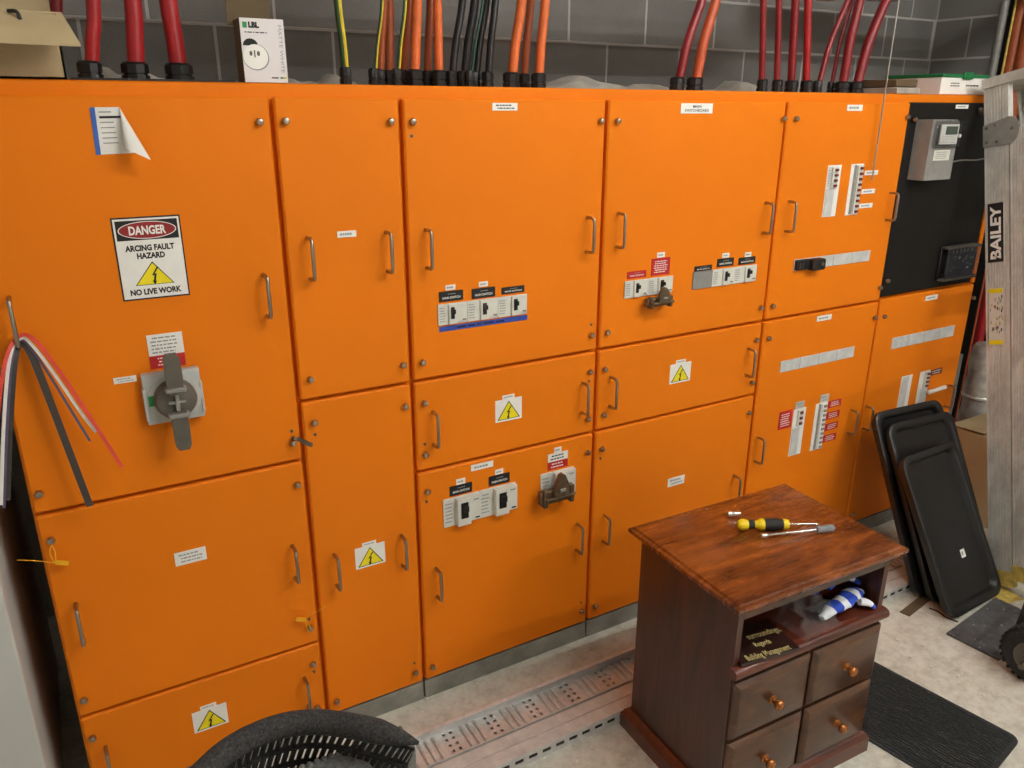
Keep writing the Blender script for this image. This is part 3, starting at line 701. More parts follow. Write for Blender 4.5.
cable((52, 0), (56, 0), 12, 'red_cable_deep', 'red cable rising behind the open carton', .59, grp=G)
cable((346, 0), (337, 0), 7, 'earth_green', 'green and yellow earth cable standing alone', .16, stripe='earth_yellow', grp=G)
cable((374, 0), (382, 0), 3.2, 'earth_green', 'thin green and yellow wire at the left of the orange cables', .18, stripe='earth_yellow', grp=G)
cable((380, 0), (384.5, 0), 7, 'orange_cable_shaded', 'leftmost orange cable of the row, in shade', .24, grp=G)
cable((389.5, 0), (389.5, 0), 9, 'orange_cable_shaded', 'second orange cable of the row, in shade', .26, grp=G)
cable((397, 0), (405, 0), 3.6, 'earth_green', 'thin green and yellow wire in the middle of the orange cables', .16, stripe='earth_yellow', grp=G)
cable((403.5, 0), (409, 0), 8, 'orange_cable_shaded', 'orange cable just right of the thin striped wire', .24, grp=G)
cable((414.8, 0), (417, 0), 10, 'orange_cable', 'bright thick orange cable right of the striped wires', .19, grp=G)
cable((427.3, 0), (430.5, 0), 8, 'orange_cable_shaded', 'darker orange cable left of the last straight orange one', .24, grp=G)
cable((439.2, 0), (437.5, 0), 9, 'orange_cable', 'straight orange cable next to the black cables', .19, grp=G)
cable((451, 0), (462.5, 0), 7.5, 'black_cable', 'leftmost black cable beside the orange row', .20, grp=G)
cable((463.5, 0), (475, 0), 9, 'black_cable', 'thickest black cable left of the dark green wire', .20, grp=G)
cable((470, 0), (483, 0), 3.2, 'green_cable', 'thin dark green wire among the black cables', .17, grp=G)
cable((475, 0), (486.8, 0), 7, 'black_cable', 'black cable just right of the dark green wire', .22, grp=G)
cable((487.5, 0), (495.5, 0), 7.5, 'black_cable', 'rightmost black cable before the leaning orange ones', .19, grp=G)
cable((511, 0), (522, 0), 10, 'orange_cable', 'thick leaning orange cable right of the black cables', .19, grp=G)
cable((523.5, 0), (531, 0), 8, 'orange_cable_shaded', 'shaded orange cable between two bright leaning ones', .26, grp=G)
cable((538.5, 0), (545.5, 0), 9.3, 'orange_cable', 'rightmost orange cable left of the bare block wall', .19, grp=G)
cable((677, 0), (702, 0), 9, 'red_cable_deep', 'dark red cable of the leaning pair above the name plate', .20, grp=G)
cable((694.5, 0), (716, 0), 10, 'rust_cable', 'rust orange cable of the leaning pair above the name plate', .20, grp=G)
cable((762.3, 0), (763.3, 0), 6.5, 'red_cable_deep', 'first of the four upright red cables', .20, grp=G)
cable((777.3, 0), (779, 0), 6.5, 'red_cable_deep', 'second of the four upright red cables', .20, grp=G)
cable((791.5, 0), (795.5, 0), 8, 'red_cable_deep', 'third of the four upright red cables', .22, grp=G)
cable((806.8, 0), (808, 0), 7.5, 'red_cable', 'fourth and brightest of the upright red cables', .19, grp=G)
cable((817.5, 0), (848, 0), 5.5, 'red_cable_deep', 'thin red cable leaning right beside the upright four', .19, grp=G)
cable((831, 0), (852.5, 0), 4, 'red_cable_deep', 'thinnest leaning red cable', .25, grp=G)
cable((842.5, 0), (860, 0), 9, 'red_cable_deep', 'thick leaning red cable behind the last one', .21, grp=G)
cable((856, 0), (886, 0), 9.5, 'red_cable_deep', 'rightmost thick red cable, leaning over the grey wall', .19, grp=G)

# open carton at the left end of the top
oc = root('open_carton', (-.12, .17, ZTOP), 'open cardboard carton with a folded-out flap at the left end', 'carton')
bx0, bx1, by0, by1, bz = -.14, .067, .05, .30, 1.893
MB().box(bx0, bx1, by0, by0+.004, ZTOP+.001, bz, 'carton').box(bx0, bx1, by1-.004, by1, ZTOP+.001, bz, 'carton').box(bx0, bx0+.004, by0, by1, ZTOP+.001, bz, 'carton').box(bx1-.004, bx1, by0, by1, ZTOP+.001, bz, 'carton').box(bx0, bx1, by0, by1, ZTOP+.001, ZTOP+.005, 'carton').build('body', oc)
fl = [V((bx0, by0, bz)), V((.077, by0+.01, bz)), V((.096, -.052, 1.829)), V((bx0, -.052, 1.831))]; MB().add(fl+[p+V((0, .002, .004)) for p in fl], [(3, 2, 1, 0), (4, 5, 6, 7), (0, 1, 5, 4), (1, 2, 6, 5), (2, 3, 7, 6), (3, 0, 4, 7)], 'carton').build('flap', oc)
MB().obox((bx0, by1, bz), (bx1-bx0, 0, 0), (0, .05, .07), (0, .004, 0), 'carton').build('flap', oc)
q = face(17, 14, .03); MB().tube(cr([q+V((-.014, .012, .006)), q+V((0, 0, .004)), q+V((.004, -.006, -.010))]), .0035, 'black', 6).build('loop', oc)
# dark sheet under it
tag(MB().box(.075, .385, .03, .13, ZTOP+.0005, ZTOP+.0045, 'black').build('dark_strip'), 'thin dark strip lying along the front edge of the board top', 'strip')
# printed carton
pc = root('printed_carton', (.4535, .06, ZTOP), 'white printed carton reading MATTE WHITE with a round fitting on it', 'carton')
px0, px1, pz1 = .407, .500, 1.902
MB().box(px0, px1, .032, .095, ZTOP+.001, pz1, 'carton_dark', .001).build('body', pc)
mb = MB().box(px0, px1, .030, .0325, ZTOP+.001, pz1, 'carton_white', .0005); w_ = px1-px0; h_ = pz1-ZTOP; yf = .0296
mb.text('LBL', (px0+w_*.31, yf, pz1-h_*.10), h_*.08, 'ink', width=w_*.24, bold=.07); mb.box(px0+w_*.06, px0+w_*.16, yf, .031, pz1-h_*.15, pz1-h_*.06, 'green')
mb.scrib(px0+w_*.06, px0+w_*.64, pz1-h_*.235, pz1-h_*.195, yf, 1, 'ink', 9)
mb.text('MATTE WHITE', (px0+w_*.90, yf, pz1-h_*.46), w_*.075, 'ink_grey', u=(0, 0, -1), v=(1, 0, 0), width=h_*.74)
disc = lambda cx, cz, rx, rz, y, mt, a0=0, a1=360: mb.add([(cx+rx*math.cos(math.radians(a0+(a1-a0)*k/24)), y, cz+rz*math.sin(math.radians(a0+(a1-a0)*k/24))) for k in range(25)], [tuple(range(25))], mt)
cz = pz1-h_*.60
disc(px0+w_*.20, pz1-h_*.42, w_*.17, h_*.11, yf, 'ink', 0, 180); disc(px0+w_*.30, cz, w_*.30, h_*.205, yf-.0002, 'grey_mid'); disc(px0+w_*.29, cz+.001, w_*.285, h_*.195, yf-.0004, 'white'); disc(px0+w_*.19, cz+h_*.06, w_*.035, h_*.04, yf-.0006, 'grey_dark'); disc(px0+w_*.36, cz+h_*.06, w_*.035, h_*.04, yf-.0006, 'grey_dark'); mb.box(px0+w_*.26, px0+w_*.29, yf-.0006, yf, cz, cz+h_*.11, 'grey_dark')
mb.box(px0+w_*.62, px0+w_*.78, yf, .031, ZTOP+h_*.075, ZTOP+h_*.095, 'ink').box(px0+w_*.82, px0+w_*.97, yf, .031, ZTOP+h_*.072, ZTOP+h_*.10, 'earth_yellow').box(px0+w_*.82, px0+w_*.9, yf-.0002, .031, ZTOP+h_*.072, ZTOP+h_*.10, 'green')
mb.build('printed_face', pc)
MB().box(px0-.012, px1-.012, .091, .095, pz1-.01, pz1+.055, 'carton_dark').build('flap', pc)
# green lidded box
gb = root('parts_box', (3.03, .16, ZTOP), 'low white box with a green lid at the right end of the board top', 'box')
MB().box(2.885, 3.170, .045, .275, ZTOP+.001, 1.834, 'white', .002).scrib(2.94, 3.0, 1.80, 1.818, .0446, 2, 'ink', 3).scrib(3.035, 3.12, 1.800, 1.813, .0446, 1, 'ink', 4).build('body', gb)
MB().box(2.881, 3.174, .041, .279, 1.833, 1.845, 'dgreen', .002).build('lid', gb)
MB().box(3.005, 3.062, .034, .044, 1.828, 1.852, 'dgreen', .002).build('latch', gb)
# flattened cardboard and dust sheets
c0 = face(878, 90, .12)
tag(MB().box(c0.x+.01, c0.x+.14, .05, .20, ZTOP+.001, ZTOP+.022, 'rag_grey', .002).box(c0.x+.015, c0.x+.135, .06, .21, ZTOP+.023, ZTOP+.050, 'carton_dark', .004).build('cardboard_offcut'), 'flat brown cardboard pieces between red cables and green lidded box', 'cardboard')
def rag(x0, x1, y0, y1, h, label, seed):
    rg = random.Random(seed); nx, ny = 26, 6; v = []; f = []; ph = [rg.uniform(0, 6) for _ in range(6)]
    for j in range(ny+1):
        for i in range(nx+1):
            a = i/nx; b = j/ny; e = min(1, 4*min(a, 1-a, b, 1-b))
            z = h*e*(.55+.3*math.sin(5*a+ph[0])+.2*math.sin(13*a+3*b+ph[1])+.12*math.sin(27*a+ph[2]))
            v.append((x0+(x1-x0)*a, y0+(y1-y0)*b, ZTOP+.001+max(z, .002*e)))
    n = nx+1
    for j in range(ny):
        for i in range(nx): f.append((j*n+i, j*n+i+1, (j+1)*n+i+1, (j+1)*n+i))
    k = len(v); v += [(p[0], p[1], ZTOP+.0005) for p in v]; f += [tuple(q+k for q in reversed(g)) for g in f[:]]
    rim = [i for i in range(n)]+[j*n+nx for j in range(1, ny+1)]+[ny*n+i for i in range(nx-1, -1, -1)]+[j*n for j in range(ny-1, 0, -1)]
    f += [(rim[i], rim[(i+1) % len(rim)], rim[(i+1) % len(rim)]+k, rim[i]+k) for i in range(len(rim))]
    tag(MB().add(v, f, 'rag_grey').build('dust_sheet', angle=80), label, 'dust sheet')
rag(1.38, 2.02, .30, .54, .052, 'crumpled grey dust sheet right of the last orange cable', 3)
rag(2.12, 2.40, .40, .58, .050, 'crumpled grey dust sheet behind the upright red cables', 5)
rag(.09, .40, .36, .55, .060, 'crumpled grey dust sheet behind the thick red cables', 8)
rag(.54, .80, .36, .54, .045, 'crumpled grey dust sheet behind the single earth cable', 9)
# thin hanging wire
hw = face(872, 180, -.02); tag(MB().tube([(hw.x, -.02, hw.z), (hw.x+.001, -.02, 2.1), (hw.x+.004, -.012, CEIL)], .0028, 'wire', 6).build('hanging_wire'), 'thin grey wire hanging straight down before the orange doors', 'wire')

# ================================================================== STRIPS HUNG ON THE LEFT HANDLE
def ribbon(name, pts, w_, th, mat, label):
    P = cr(pts, 6); v = []; f = []; N = len(P)
    for i, p in enumerate(P):
        T = (P[min(i+1, N-1)]-P[max(i-1, 0)]).normalized(); n_ = V((0, -1, 0)); b = T.cross(n_).normalized(); n2 = b.cross(T).normalized()
        for sx, sy in ((-1, -1), (1, -1), (1, 1), (-1, 1)): v.append(p+b*(w_/2*sx)+n2*(th/2*sy))
    for i in range(N-1):
        for k in range(4): k2 = (k+1) % 4; f.append((i*4+k, i*4+k2, (i+1)*4+k2, (i+1)*4+k))
    f += [(3, 2, 1, 0), tuple((N-1)*4+k for k in range(4))]
    tag(MB().add(v, f, mat).build(name), label, 'strip', 'flat strips hung on the left door handle')
def pts(l, Y0=-.018):
    out = []
    for (x, y, Y) in l: out.append(face(x, y, Y))
    return out
ribbon('cable_strip', pts([(-6, 470, -.06), (0, 395, -.055), (8, 353, -.04), (21, 335.5, -.022), (36, 341, -.034), (60, 372, -.05), (92, 420, -.06), (122, 467, -.06)]), .007, .0022, 'strip_red', 'long red flat strip hanging over the door handle')
ribbon('cable_strip', pts([(1, 505, -.052), (4, 420, -.05), (10, 357, -.036), (21, 338, -.019), (34, 347, -.030), (56, 376, -.044), (80, 411, -.052), (96, 432, -.052)]), .0065, .0022, 'white', 'white flat strip hanging over the door handle')
ribbon('cable_strip', pts([(4, 508, -.046), (7, 430, -.044), (12, 360, -.032), (20.5, 340.5, -.016), (32, 350, -.026), (50, 376, -.038), (72, 412, -.044), (90, 441, -.044)]), .005, .0022, 'strip_purple', 'thin purple grey strip under the white one on the handle')
ribbon('cable_strip', pts([(6.5, 500, -.038), (9, 430, -.038), (14, 362, -.028), (20, 343, -.013), (29, 350, -.022), (42, 380, -.034), (66, 443, -.042), (90, 506, -.044)]), .014, .003, 'strip_black', 'broad black flat strip hanging over the door handle')

# grey cabinet at the left edge
gc = root('grey_cabinet', (-.45, .3, 0), 'light grey steel cabinet at the left edge, beside the switchboard', 'cabinet')
MB().box(-.72, -.2225, -.07, .70, .03, 1.66, 'cabinet_grey', .006, 3).build('body', gc)
MB().box(-.71, -.235, -.05, .69, .0005, .031, 'black').build('plinth', gc)
MB().box(-.60, -.585, -.095, -.068, .95, 1.12, 'steel', .004, 2).build('handle', gc)

# ================================================================== FLOOR: CABLE TRAY LENGTH AND STRUTS
pt = root('perforated_tray', (1.3, -.22, 0), 'galvanised perforated cable tray length lying along the switchboard', 'cable tray')
tx0, tx1 = -.1, 2.66; ty0, ty1 = -.278, -.160
MB().box(tx0, tx1, ty1-.002, ty1+.002, 0, .043, 'galv', .0006).box(tx0, tx1, ty1-.010, ty1+.002, .040, .044, 'galv', .0006).build('flange', pt)
MB().box(tx0, tx1, ty0-.002, ty0+.001, 0, .040, 'galv_dull', .0006).build('flange', pt)
base = MB(); RB = MB().tube([(0, ty0+.008, .012), (0, ty0+.013, .0155), (0, ty1-.012, .0155), (0, ty1-.008, .012)], .0052, 'galv', 8).build('rib', mesh_only=True); pit = .1345; x = .7735-pit*6-.03; k = 0
def bl_(a, b, c=None, d=None): base.box(a, b, ty0+.001 if c is None else c, ty1-.002 if d is None else d, .0095, .012, 'galv')
prev = tx0
while x < tx1:
    if x > tx0+.04:
        bl_(prev, x-.022)
        for cxs in (x-.011, x+.011):                                  # two columns of slots, five each: bars between the holes
            bl_(cxs-.011, cxs-.0045); bl_(cxs+.0045, cxs+.011)
            for q in range(6):
                y0_ = ty0+.004+q*(.112/5.0)-.005; base.box(cxs-.0046, cxs+.0046, max(y0_, ty0+.001), min(y0_+.0125, ty1-.002), .0095, .012, 'galv')
        for q in range(3):
            cxr = x+.045+.0225*q; link('rib', RB, pt, (cxr, 0, 0))
        prev = x+.022
    x += pit
bl_(prev, tx1)
base.build('perforated_base', pt)
def strut(y0, y1, label, x0=-.1, x1=2.66, slots=True):
    o = root('strut_channel', (1.3, (y0+y1)/2, 0), label, 'strut', 'strut channels lying along the tray'); hz = .041
    MB().box(x0, x1, y0, y1, hz-.0025, hz, 'galv_dull', .0006).build('web', o)
    MB().box(x0, x1, y1-.0025, y1, 0, hz-.0025, 'galv_dull').build('flange', o)
    mb = MB().box(x0, x1, y0, y0+.0025, 0, .014, 'galv_dull').box(x0, x1, y0, y0+.0025, .027, hz-.0025, 'galv_dull'); x = x0
    while x < x1-.02:                                                 # slots 28 mm long every 45 mm
        mb.box(x, x+.017, y0, y0+.0025, .0139, .0271, 'galv_dull'); x += .0447
    mb.build('flange', o)
    MB().box(x0+.002, x1-.002, y0+.0026, y0+.006, .004, hz-.004, 'black').build('slot_shade', o)  # black slab behind the slots stands in for shade in the hollow
strut(-.330, -.289, 'grey strut channel between the perforated tray and the slotted one')
strut(-.373, -.332, 'grey slotted strut channel nearest the camera')

# ================================================================== BEDSIDE CABINET
bs = root('bedside_cabinet', (1.485, -.594, 0), 'dark stained wooden bedside cabinet with four drawers and an open shelf', 'cabinet', rz=math.radians(-2.0))
H = .664; hw_, hd = .288, .211                                        # half width / depth of the top
L = dict(local=True)
def lb_(mb, name, parent=bs, **k): return mb.build(name, parent, (0, 0, 0), True, **k)
tm = MB()
def slab(mb, steps, m):
    """stacked rectangles (half x, half y, z) -> moulded slab"""
    v = []; f = []
    for (a, b, z) in steps: v += [(-a, -b, z), (a, -b, z), (a, b, z), (-a, b, z)]
    for i in range(len(steps)-1):
        for k in range(4): k2 = (k+1) % 4; f.append((i*4+k, i*4+k2, i*4+4+k2, i*4+4+k))
    f += [(3, 2, 1, 0), tuple(4*(len(steps)-1)+k for k in range(4))]; mb.add(v, f, m)
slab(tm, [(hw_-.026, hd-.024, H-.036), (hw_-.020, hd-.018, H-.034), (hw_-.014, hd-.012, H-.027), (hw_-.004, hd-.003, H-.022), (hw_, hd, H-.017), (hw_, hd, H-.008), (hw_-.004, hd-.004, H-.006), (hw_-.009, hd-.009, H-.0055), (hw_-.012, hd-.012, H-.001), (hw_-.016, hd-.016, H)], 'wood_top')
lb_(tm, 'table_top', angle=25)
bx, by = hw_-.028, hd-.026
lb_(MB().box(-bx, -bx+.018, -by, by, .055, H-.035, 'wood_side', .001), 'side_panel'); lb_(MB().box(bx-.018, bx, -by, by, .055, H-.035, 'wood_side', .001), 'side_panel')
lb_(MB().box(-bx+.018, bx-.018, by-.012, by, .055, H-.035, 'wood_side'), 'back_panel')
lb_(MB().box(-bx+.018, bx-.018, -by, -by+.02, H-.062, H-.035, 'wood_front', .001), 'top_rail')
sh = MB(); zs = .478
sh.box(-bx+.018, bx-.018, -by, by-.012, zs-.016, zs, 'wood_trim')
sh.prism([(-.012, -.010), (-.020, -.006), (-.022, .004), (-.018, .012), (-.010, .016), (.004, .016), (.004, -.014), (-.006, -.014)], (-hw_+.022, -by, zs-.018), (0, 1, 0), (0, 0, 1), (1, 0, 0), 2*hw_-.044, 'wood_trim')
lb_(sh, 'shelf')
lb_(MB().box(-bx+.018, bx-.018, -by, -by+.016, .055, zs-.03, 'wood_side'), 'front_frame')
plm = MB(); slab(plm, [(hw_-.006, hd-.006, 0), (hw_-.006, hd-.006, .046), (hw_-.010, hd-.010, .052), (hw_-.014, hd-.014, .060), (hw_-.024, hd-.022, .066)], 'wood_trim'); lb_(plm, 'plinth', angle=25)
dw = (2*bx-.018)/2
for r in range(2):
    for c in range(2):
        xa = -bx+.004+c*(dw+.010); xb = xa+dw; za = .262-.190*r; zb2 = za+(.168 if r == 0 else .178)
        mb = MB(); cx, cz = (xa+xb)/2, (za+zb2)/2; a, b_ = (xb-xa)/2, (zb2-za)/2
        v = []; f = []
        for (ia, y) in ((0, 0), (0, -.008), (.004, -.012), (.013, -.017), (.016, -.018)):
            v += [(cx-a+ia, -by+y, cz-b_+ia), (cx+a-ia, -by+y, cz-b_+ia), (cx+a-ia, -by+y, cz+b_-ia), (cx-a+ia, -by+y, cz+b_-ia)]
        for i in range(4):
            for k in range(4): k2 = (k+1) % 4; f.append((i*4+k, i*4+k2, i*4+4+k2, i*4+4+k))
        f += [(3, 2, 1, 0), (16, 17, 18, 19)]
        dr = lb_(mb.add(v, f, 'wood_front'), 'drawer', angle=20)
        kn = MB().lathe((cx, -by-.017, cz-.002), (0, -1, 0), [(.013, 0), (.0125, .003), (.0075, .006), (.007, .011), (.011, .015), (.0140, .020), (.0140, .025), (.010, .030), (.004, .032)], 'copper_knob', 18)
        lb_(kn, 'knob', dr)
# --- on the cabinet top
zt = H+.0005
def along(p, q, r): a = flr(*p, zt+r); b = flr(*q, zt+r); return a, (b-a).normalized(), (b-a).length
a, d_, ln = along((736.5, 525), (819, 524.5), .015)
a.z = b_z = zt+.0165
sd = root('screwdriver', (a+d_*ln/2)*1, 'yellow and black handled screwdriver lying on the wooden cabinet', 'screwdriver'); ORI[sd.name] = V(sd.location)
MB().lathe(a, d_, [(.002, 0), (.010, .003), (.0148, .012), (.0150, .020), (.012, .030)], 'yellow_driver', 18).build('handle_cap', sd)
MB().lathe(a, d_, [(.012, .030), (.0125, .034), (.012, .046)], 'rubber', 18).lathe(a, d_, [(.0145, .072), (.0162, .085), (.016, .105), (.0145, .122)], 'rubber', 18).build('grip', sd)
MB().lathe(a, d_, [(.010, .046), (.0095, .052), (.013, .058), (.0160, .064), (.0155, .072)], 'yellow_driver', 18).build('handle_collar', sd)
MB().lathe(a, d_, [(.0138, .122), (.0145, .130), (.012, .138), (.006, .141)], 'yellow_driver', 18).build('handle_collar', sd)
MB().lathe(a, d_, [(.0032, .138), (.0032, ln-.012), (.0042, ln-.006), (.001, ln)], 'chrome', 12).build('shaft', sd)
a, d_, ln = along((760.5, 536.3), (834, 528.2), .010); a.z = zt+.0115
nd = root('nut_driver', a+d_*ln/2, 'chrome nut driver with a clear handle lying beside the screwdriver', 'nut driver')
MB().lathe(a, d_, [(.0055, 0), (.0065, .002), (.0065, .020), (.004, .024), (.0035, .1)], 'chrome', 14).lathe(a, d_, [(.0035, .1), (.0035, .12)], 'chrome', 14).build('shaft', nd)
hl = ln-.113
MB().lathe(a, d_, [(.004, .110), (.0095, .114), (.0105, .126), (.0085, .132), (.0105, .142), (.011, ln-.006), (.008, ln)], 'clear_plastic', 10).lathe(a, d_, [(.0034, .112), (.0034, ln-.02)], 'chrome', 10).lathe(a, d_, [(.0098, ln-.05), (.0098, ln-.004)], 'glassy', 8).build('handle', nd)
a, d_, ln = along((727, 514.5), (740.5, 514), .008); a.z = zt+.0095
tag(MB().lathe(a, d_, [(.006, 0), (.009, .001), (.009, .012), (.0078, .014), (.0078, ln-.001), (.006, ln-.001), (.0055, ln-.008)], 'chrome', 16).build('socket'), 'small chrome socket lying on the wooden cabinet top', 'socket')
c0 = flr(706.5, 509.5, zt); tag(MB().lathe((c0.x, c0.y, zt), (0, 0, 1), [(.003, 0), (.0035, .002), (.001, .004)], 'chrome', 8).build('screw'), 'tiny screw near the back left edge of the cabinet top', 'screw')
# --- on the cabinet shelf
ca, sa = math.cos(math.radians(-2)), math.sin(math.radians(-2))
def bsw(x, y, z): return V((1.485+x*ca-y*sa, -.594+x*sa+y*ca, z))
pz = zs+.010
pA, pB = flr(741.5, 664, pz), flr(800, 647.5, pz); ux = (pB-pA).normalized(); uy = V((-ux.y, ux.x, 0)); PW = (pB-pA).length; PH = .125
pl = MB().obox(pA+V((0, 0, -.009)), ux*PW, uy*PH, V((0, 0, .009)), 'plaque')
for s_, pc_, hh, wd in (('surroundings,', (763, 633), .019, .58), ('Regards', (762, 643), .016, .27), ('Building Management', (768, 652.5), .019, .74)):
    pl.text(s_, flr(*pc_, pz)+V((0, 0, .0006)), hh, 'plaque_text', u=ux, v=uy, width=PW*wd, bold=.015)
tag(pl.build('plaque'), 'dark brown plaque with pale lettering lying in the open shelf', 'plaque')
def blob(path, radii, mats, n=14, flat=.55, bumps=.0):
    P = cr(path, 5); N = len(P); rr = []
    for i in range(N):
        k = i/(N-1)*(len(radii)-1); j = min(int(k), len(radii)-2); rr.append(radii[j]*(1-(k-j))+radii[j+1]*(k-j))
    mb = MB(); v = []; T = [(P[min(i+1, N-1)]-P[max(i-1, 0)]).normalized() for i in range(N)]
    for i in range(N):
        a = V((0, 0, 1)); a = (a-T[i]*a.dot(T[i])).normalized(); b = T[i].cross(a)
        for k in range(n):
            th = 2*math.pi*k/n; q = 1+bumps*math.sin(3*th+i*.9)+bumps*.7*math.sin(5*th-i*1.3)
            v.append(P[i]+(a*math.cos(th)*flat+b*math.sin(th))*rr[i]*q)
    for i in range(N-1):
        m_ = mats[int(i/(N-1)*len(mats))]
        k0 = len(mb.v) if i == 0 else 0
        mb.add([v[i*n+k] for k in range(n)]+[v[(i+1)*n+k] for k in range(n)], [(k, (k+1) % n, n+(k+1) % n, n+k) for k in range(n)], m_)
    mb.add(v[:n], [tuple(range(n))], mats[0]); mb.add(v[-n:], [tuple(range(n))], mats[-1])
    return mb
gz = zs+.022
gl = root('work_glove', bsw(.15, -.14, zs), 'blue and white striped glove lying in the open shelf', 'glove')
W, B_ = 'glove_white', 'glove_blue'
blob([bsw(.055, -.165, gz-.004), bsw(.09, -.16, gz+.006), bsw(.14, -.155, gz+.012), bsw(.19, -.145, gz+.014), bsw(.225, -.135, gz+.006)], [.010, .018, .023, .023, .014], [W, W, B_, W, B_, W, B_, W], flat=.6, bumps=.08).build('palm', gl, angle=70)
blob([bsw(.14, -.10, gz+.020), bsw(.18, -.09, gz+.034), bsw(.225, -.10, gz+.030), bsw(.245, -.12, gz+.016)], [.012, .018, .018, .010], [B_, W, B_, W, B_], flat=.6, bumps=.08).build('cuff', gl, angle=70)
blob([bsw(.19, -.165, gz+.004), bsw(.215, -.178, gz-.004), bsw(.225, -.190, gz-.014)], [.014, .011, .006], [W, W, B_], flat=.7, bumps=.05).build('finger', gl, angle=70)
blob([bsw(.10, -.09, gz+.012), bsw(.13, -.06, gz+.026), bsw(.16, -.05, gz+.022)], [.016, .022, .014], [B_, B_, W], flat=.6, bumps=.08).build('finger', gl, angle=70)
def crumple(name, o, sx, sy, sz, mat, label, cat, seed, n=12):
    rg = random.Random(seed); v = []; f = []
    for j in range(n+1):
        for i in range(n+1):
            a, b = i/n, j/n; e = min(1, 5*min(a, 1-a, b, 1-b))
            v.append(o+V(((a-.5)*sx+rg.uniform(-1, 1)*sx*.03, (b-.5)*sy+rg.uniform(-1, 1)*sy*.03, .002+sz*e*(.35+.65*rg.random()))))
    for j in range(n):
        for i in range(n): k = j*(n+1)+i; f.append((k, k+1, k+n+2, k+n+1))
    return tag(MB().add(v, f, mat).build(name, angle=20), label, cat)
crumple('plastic_bag', bsw(.03, -.13, zs), .14, .13, .075, 'clear_plastic', 'crumpled clear plastic bag between plaque and striped glove', 'plastic bag', 4)

# ================================================================== MESH CHAIR
chp = [(120, 900), (150, 845), (172, 806), (196, 780), (226, 752), (256, 735), (286, 725), (316, 722), (346, 725), (376, 731), (402, 738), (419, 743)]
rail = []
for i, (x, y) in enumerate(chp):
    k = i/(len(chp)-1); rail.append(flr(x, y, .95-.10*max(0, (.28-k)/.28)**1.5-.01*max(0, (k-.85)/.15)))
ch = root('office_chair', (.11, -1.18, 0), 'black mesh backed office chair with a flecked top rail, nearest the camera', 'chair')
RP = cr(rail, 6); N = len(RP)
MB().tube(RP, [.0160*min(1, .14+.075*(N-1-i)) for i in range(N)], 'heather', 16).build('back_rail', ch)
NU, NV = 40, 17; mb = MB()
ctr_ = V((.10, -1.06, 0))
def S_(u, v_):
    k = .02+.96*u; t_ = k*(N-1); j = min(int(t_), N-2); p = RP[j].lerp(RP[j+1], t_-j)
    shr = 1-.42*(1-(1-min(1, v_*1.3))**2)*abs(2*u-1)**1.5
    q = V((ctr_.x+(p.x-ctr_.x)*shr, ctr_.y+(p.y-ctr_.y)*(1-.25*v_), 0))
    return V((q.x, q.y-.02*v_, p.z-.012-v_*.40*(p.z-.42)/.53))
for i in range(NU):
    for j in range(NV):
        sh_ = .0 if j % 2 == 0 else .5
        u0, u1 = (i+sh_-.25)/NU, (i+1+sh_-.25)/NU
        u0, u1 = min(max(u0, 0), 1), min(max(u1, 0), 1)
        if u1-u0 < .3/NU: continue
        v0, v1 = j/NV, (j+1)/NV; sl = .55/NU
        du, dv = u1-u0, (v1-v0)*.16
        c = [S_(u0, v0), S_(u1, v0), S_(u1, v1), S_(u0, v1)]
        h_ = [S_(u0+du*.68, v0+dv), S_(u0+du*.97, v0+dv), S_(u0+du*.32, v1-dv), S_(u0+du*.03, v1-dv)]
        mb.add(c+h_, [(0, 1, 5, 4), (1, 2, 6, 5), (2, 3, 7, 6), (3, 0, 4, 7)], 'chair_mesh')
mo = mb.build('back_mesh', ch); sm = mo.modifiers.new('solid', 'SOLIDIFY'); sm.thickness = .003
pd = MB(); c_ = flr(318, 762, .90)
pd.box(c_.x-.125, c_.x+.125, c_.y-.045, c_.y+.006, .62, .905, 'lumbar', .012, 3)
for k in range(25): pd.lathe((c_.x-.120+.0098*k, c_.y-.004, .898), (0, 0, 1), [(.0046, 0), (.0046, .007), (.003, .010)], 'lumbar', 8)
pd.build('lumbar_pad', ch)
MB().box(-.12, .36, -1.50, -1.05, .43, .50, 'heather', .03, 3).build('seat', ch)
MB().box(.07, .17, -1.07, -1.02, .40, .62, 'black_cable', .008, 2).build('back_bracket', ch)
MB().tube([(.12, -1.27, .08), (.12, -1.27, .43)], .026, 'black_cable', 14).build('gas_column', ch)
for k in range(5):
    th = 2*math.pi*k/5+.35; e = V((.12+.28*math.cos(th), -1.27+.28*math.sin(th), .07))
    lg = MB().tube([(.12, -1.27, .10), e], [.026, .016], 'black_cable', 10).build('base_leg', ch)
    MB().lathe(e+V((0, 0, -.044))+V((-.018*math.sin(th), .018*math.cos(th), 0))*0, (-math.sin(th), math.cos(th), 0), [(.024, -.02), (.0255, -.016), (.0255, .016), (.024, .02)], 'rubber', 14).build('castor', lg)

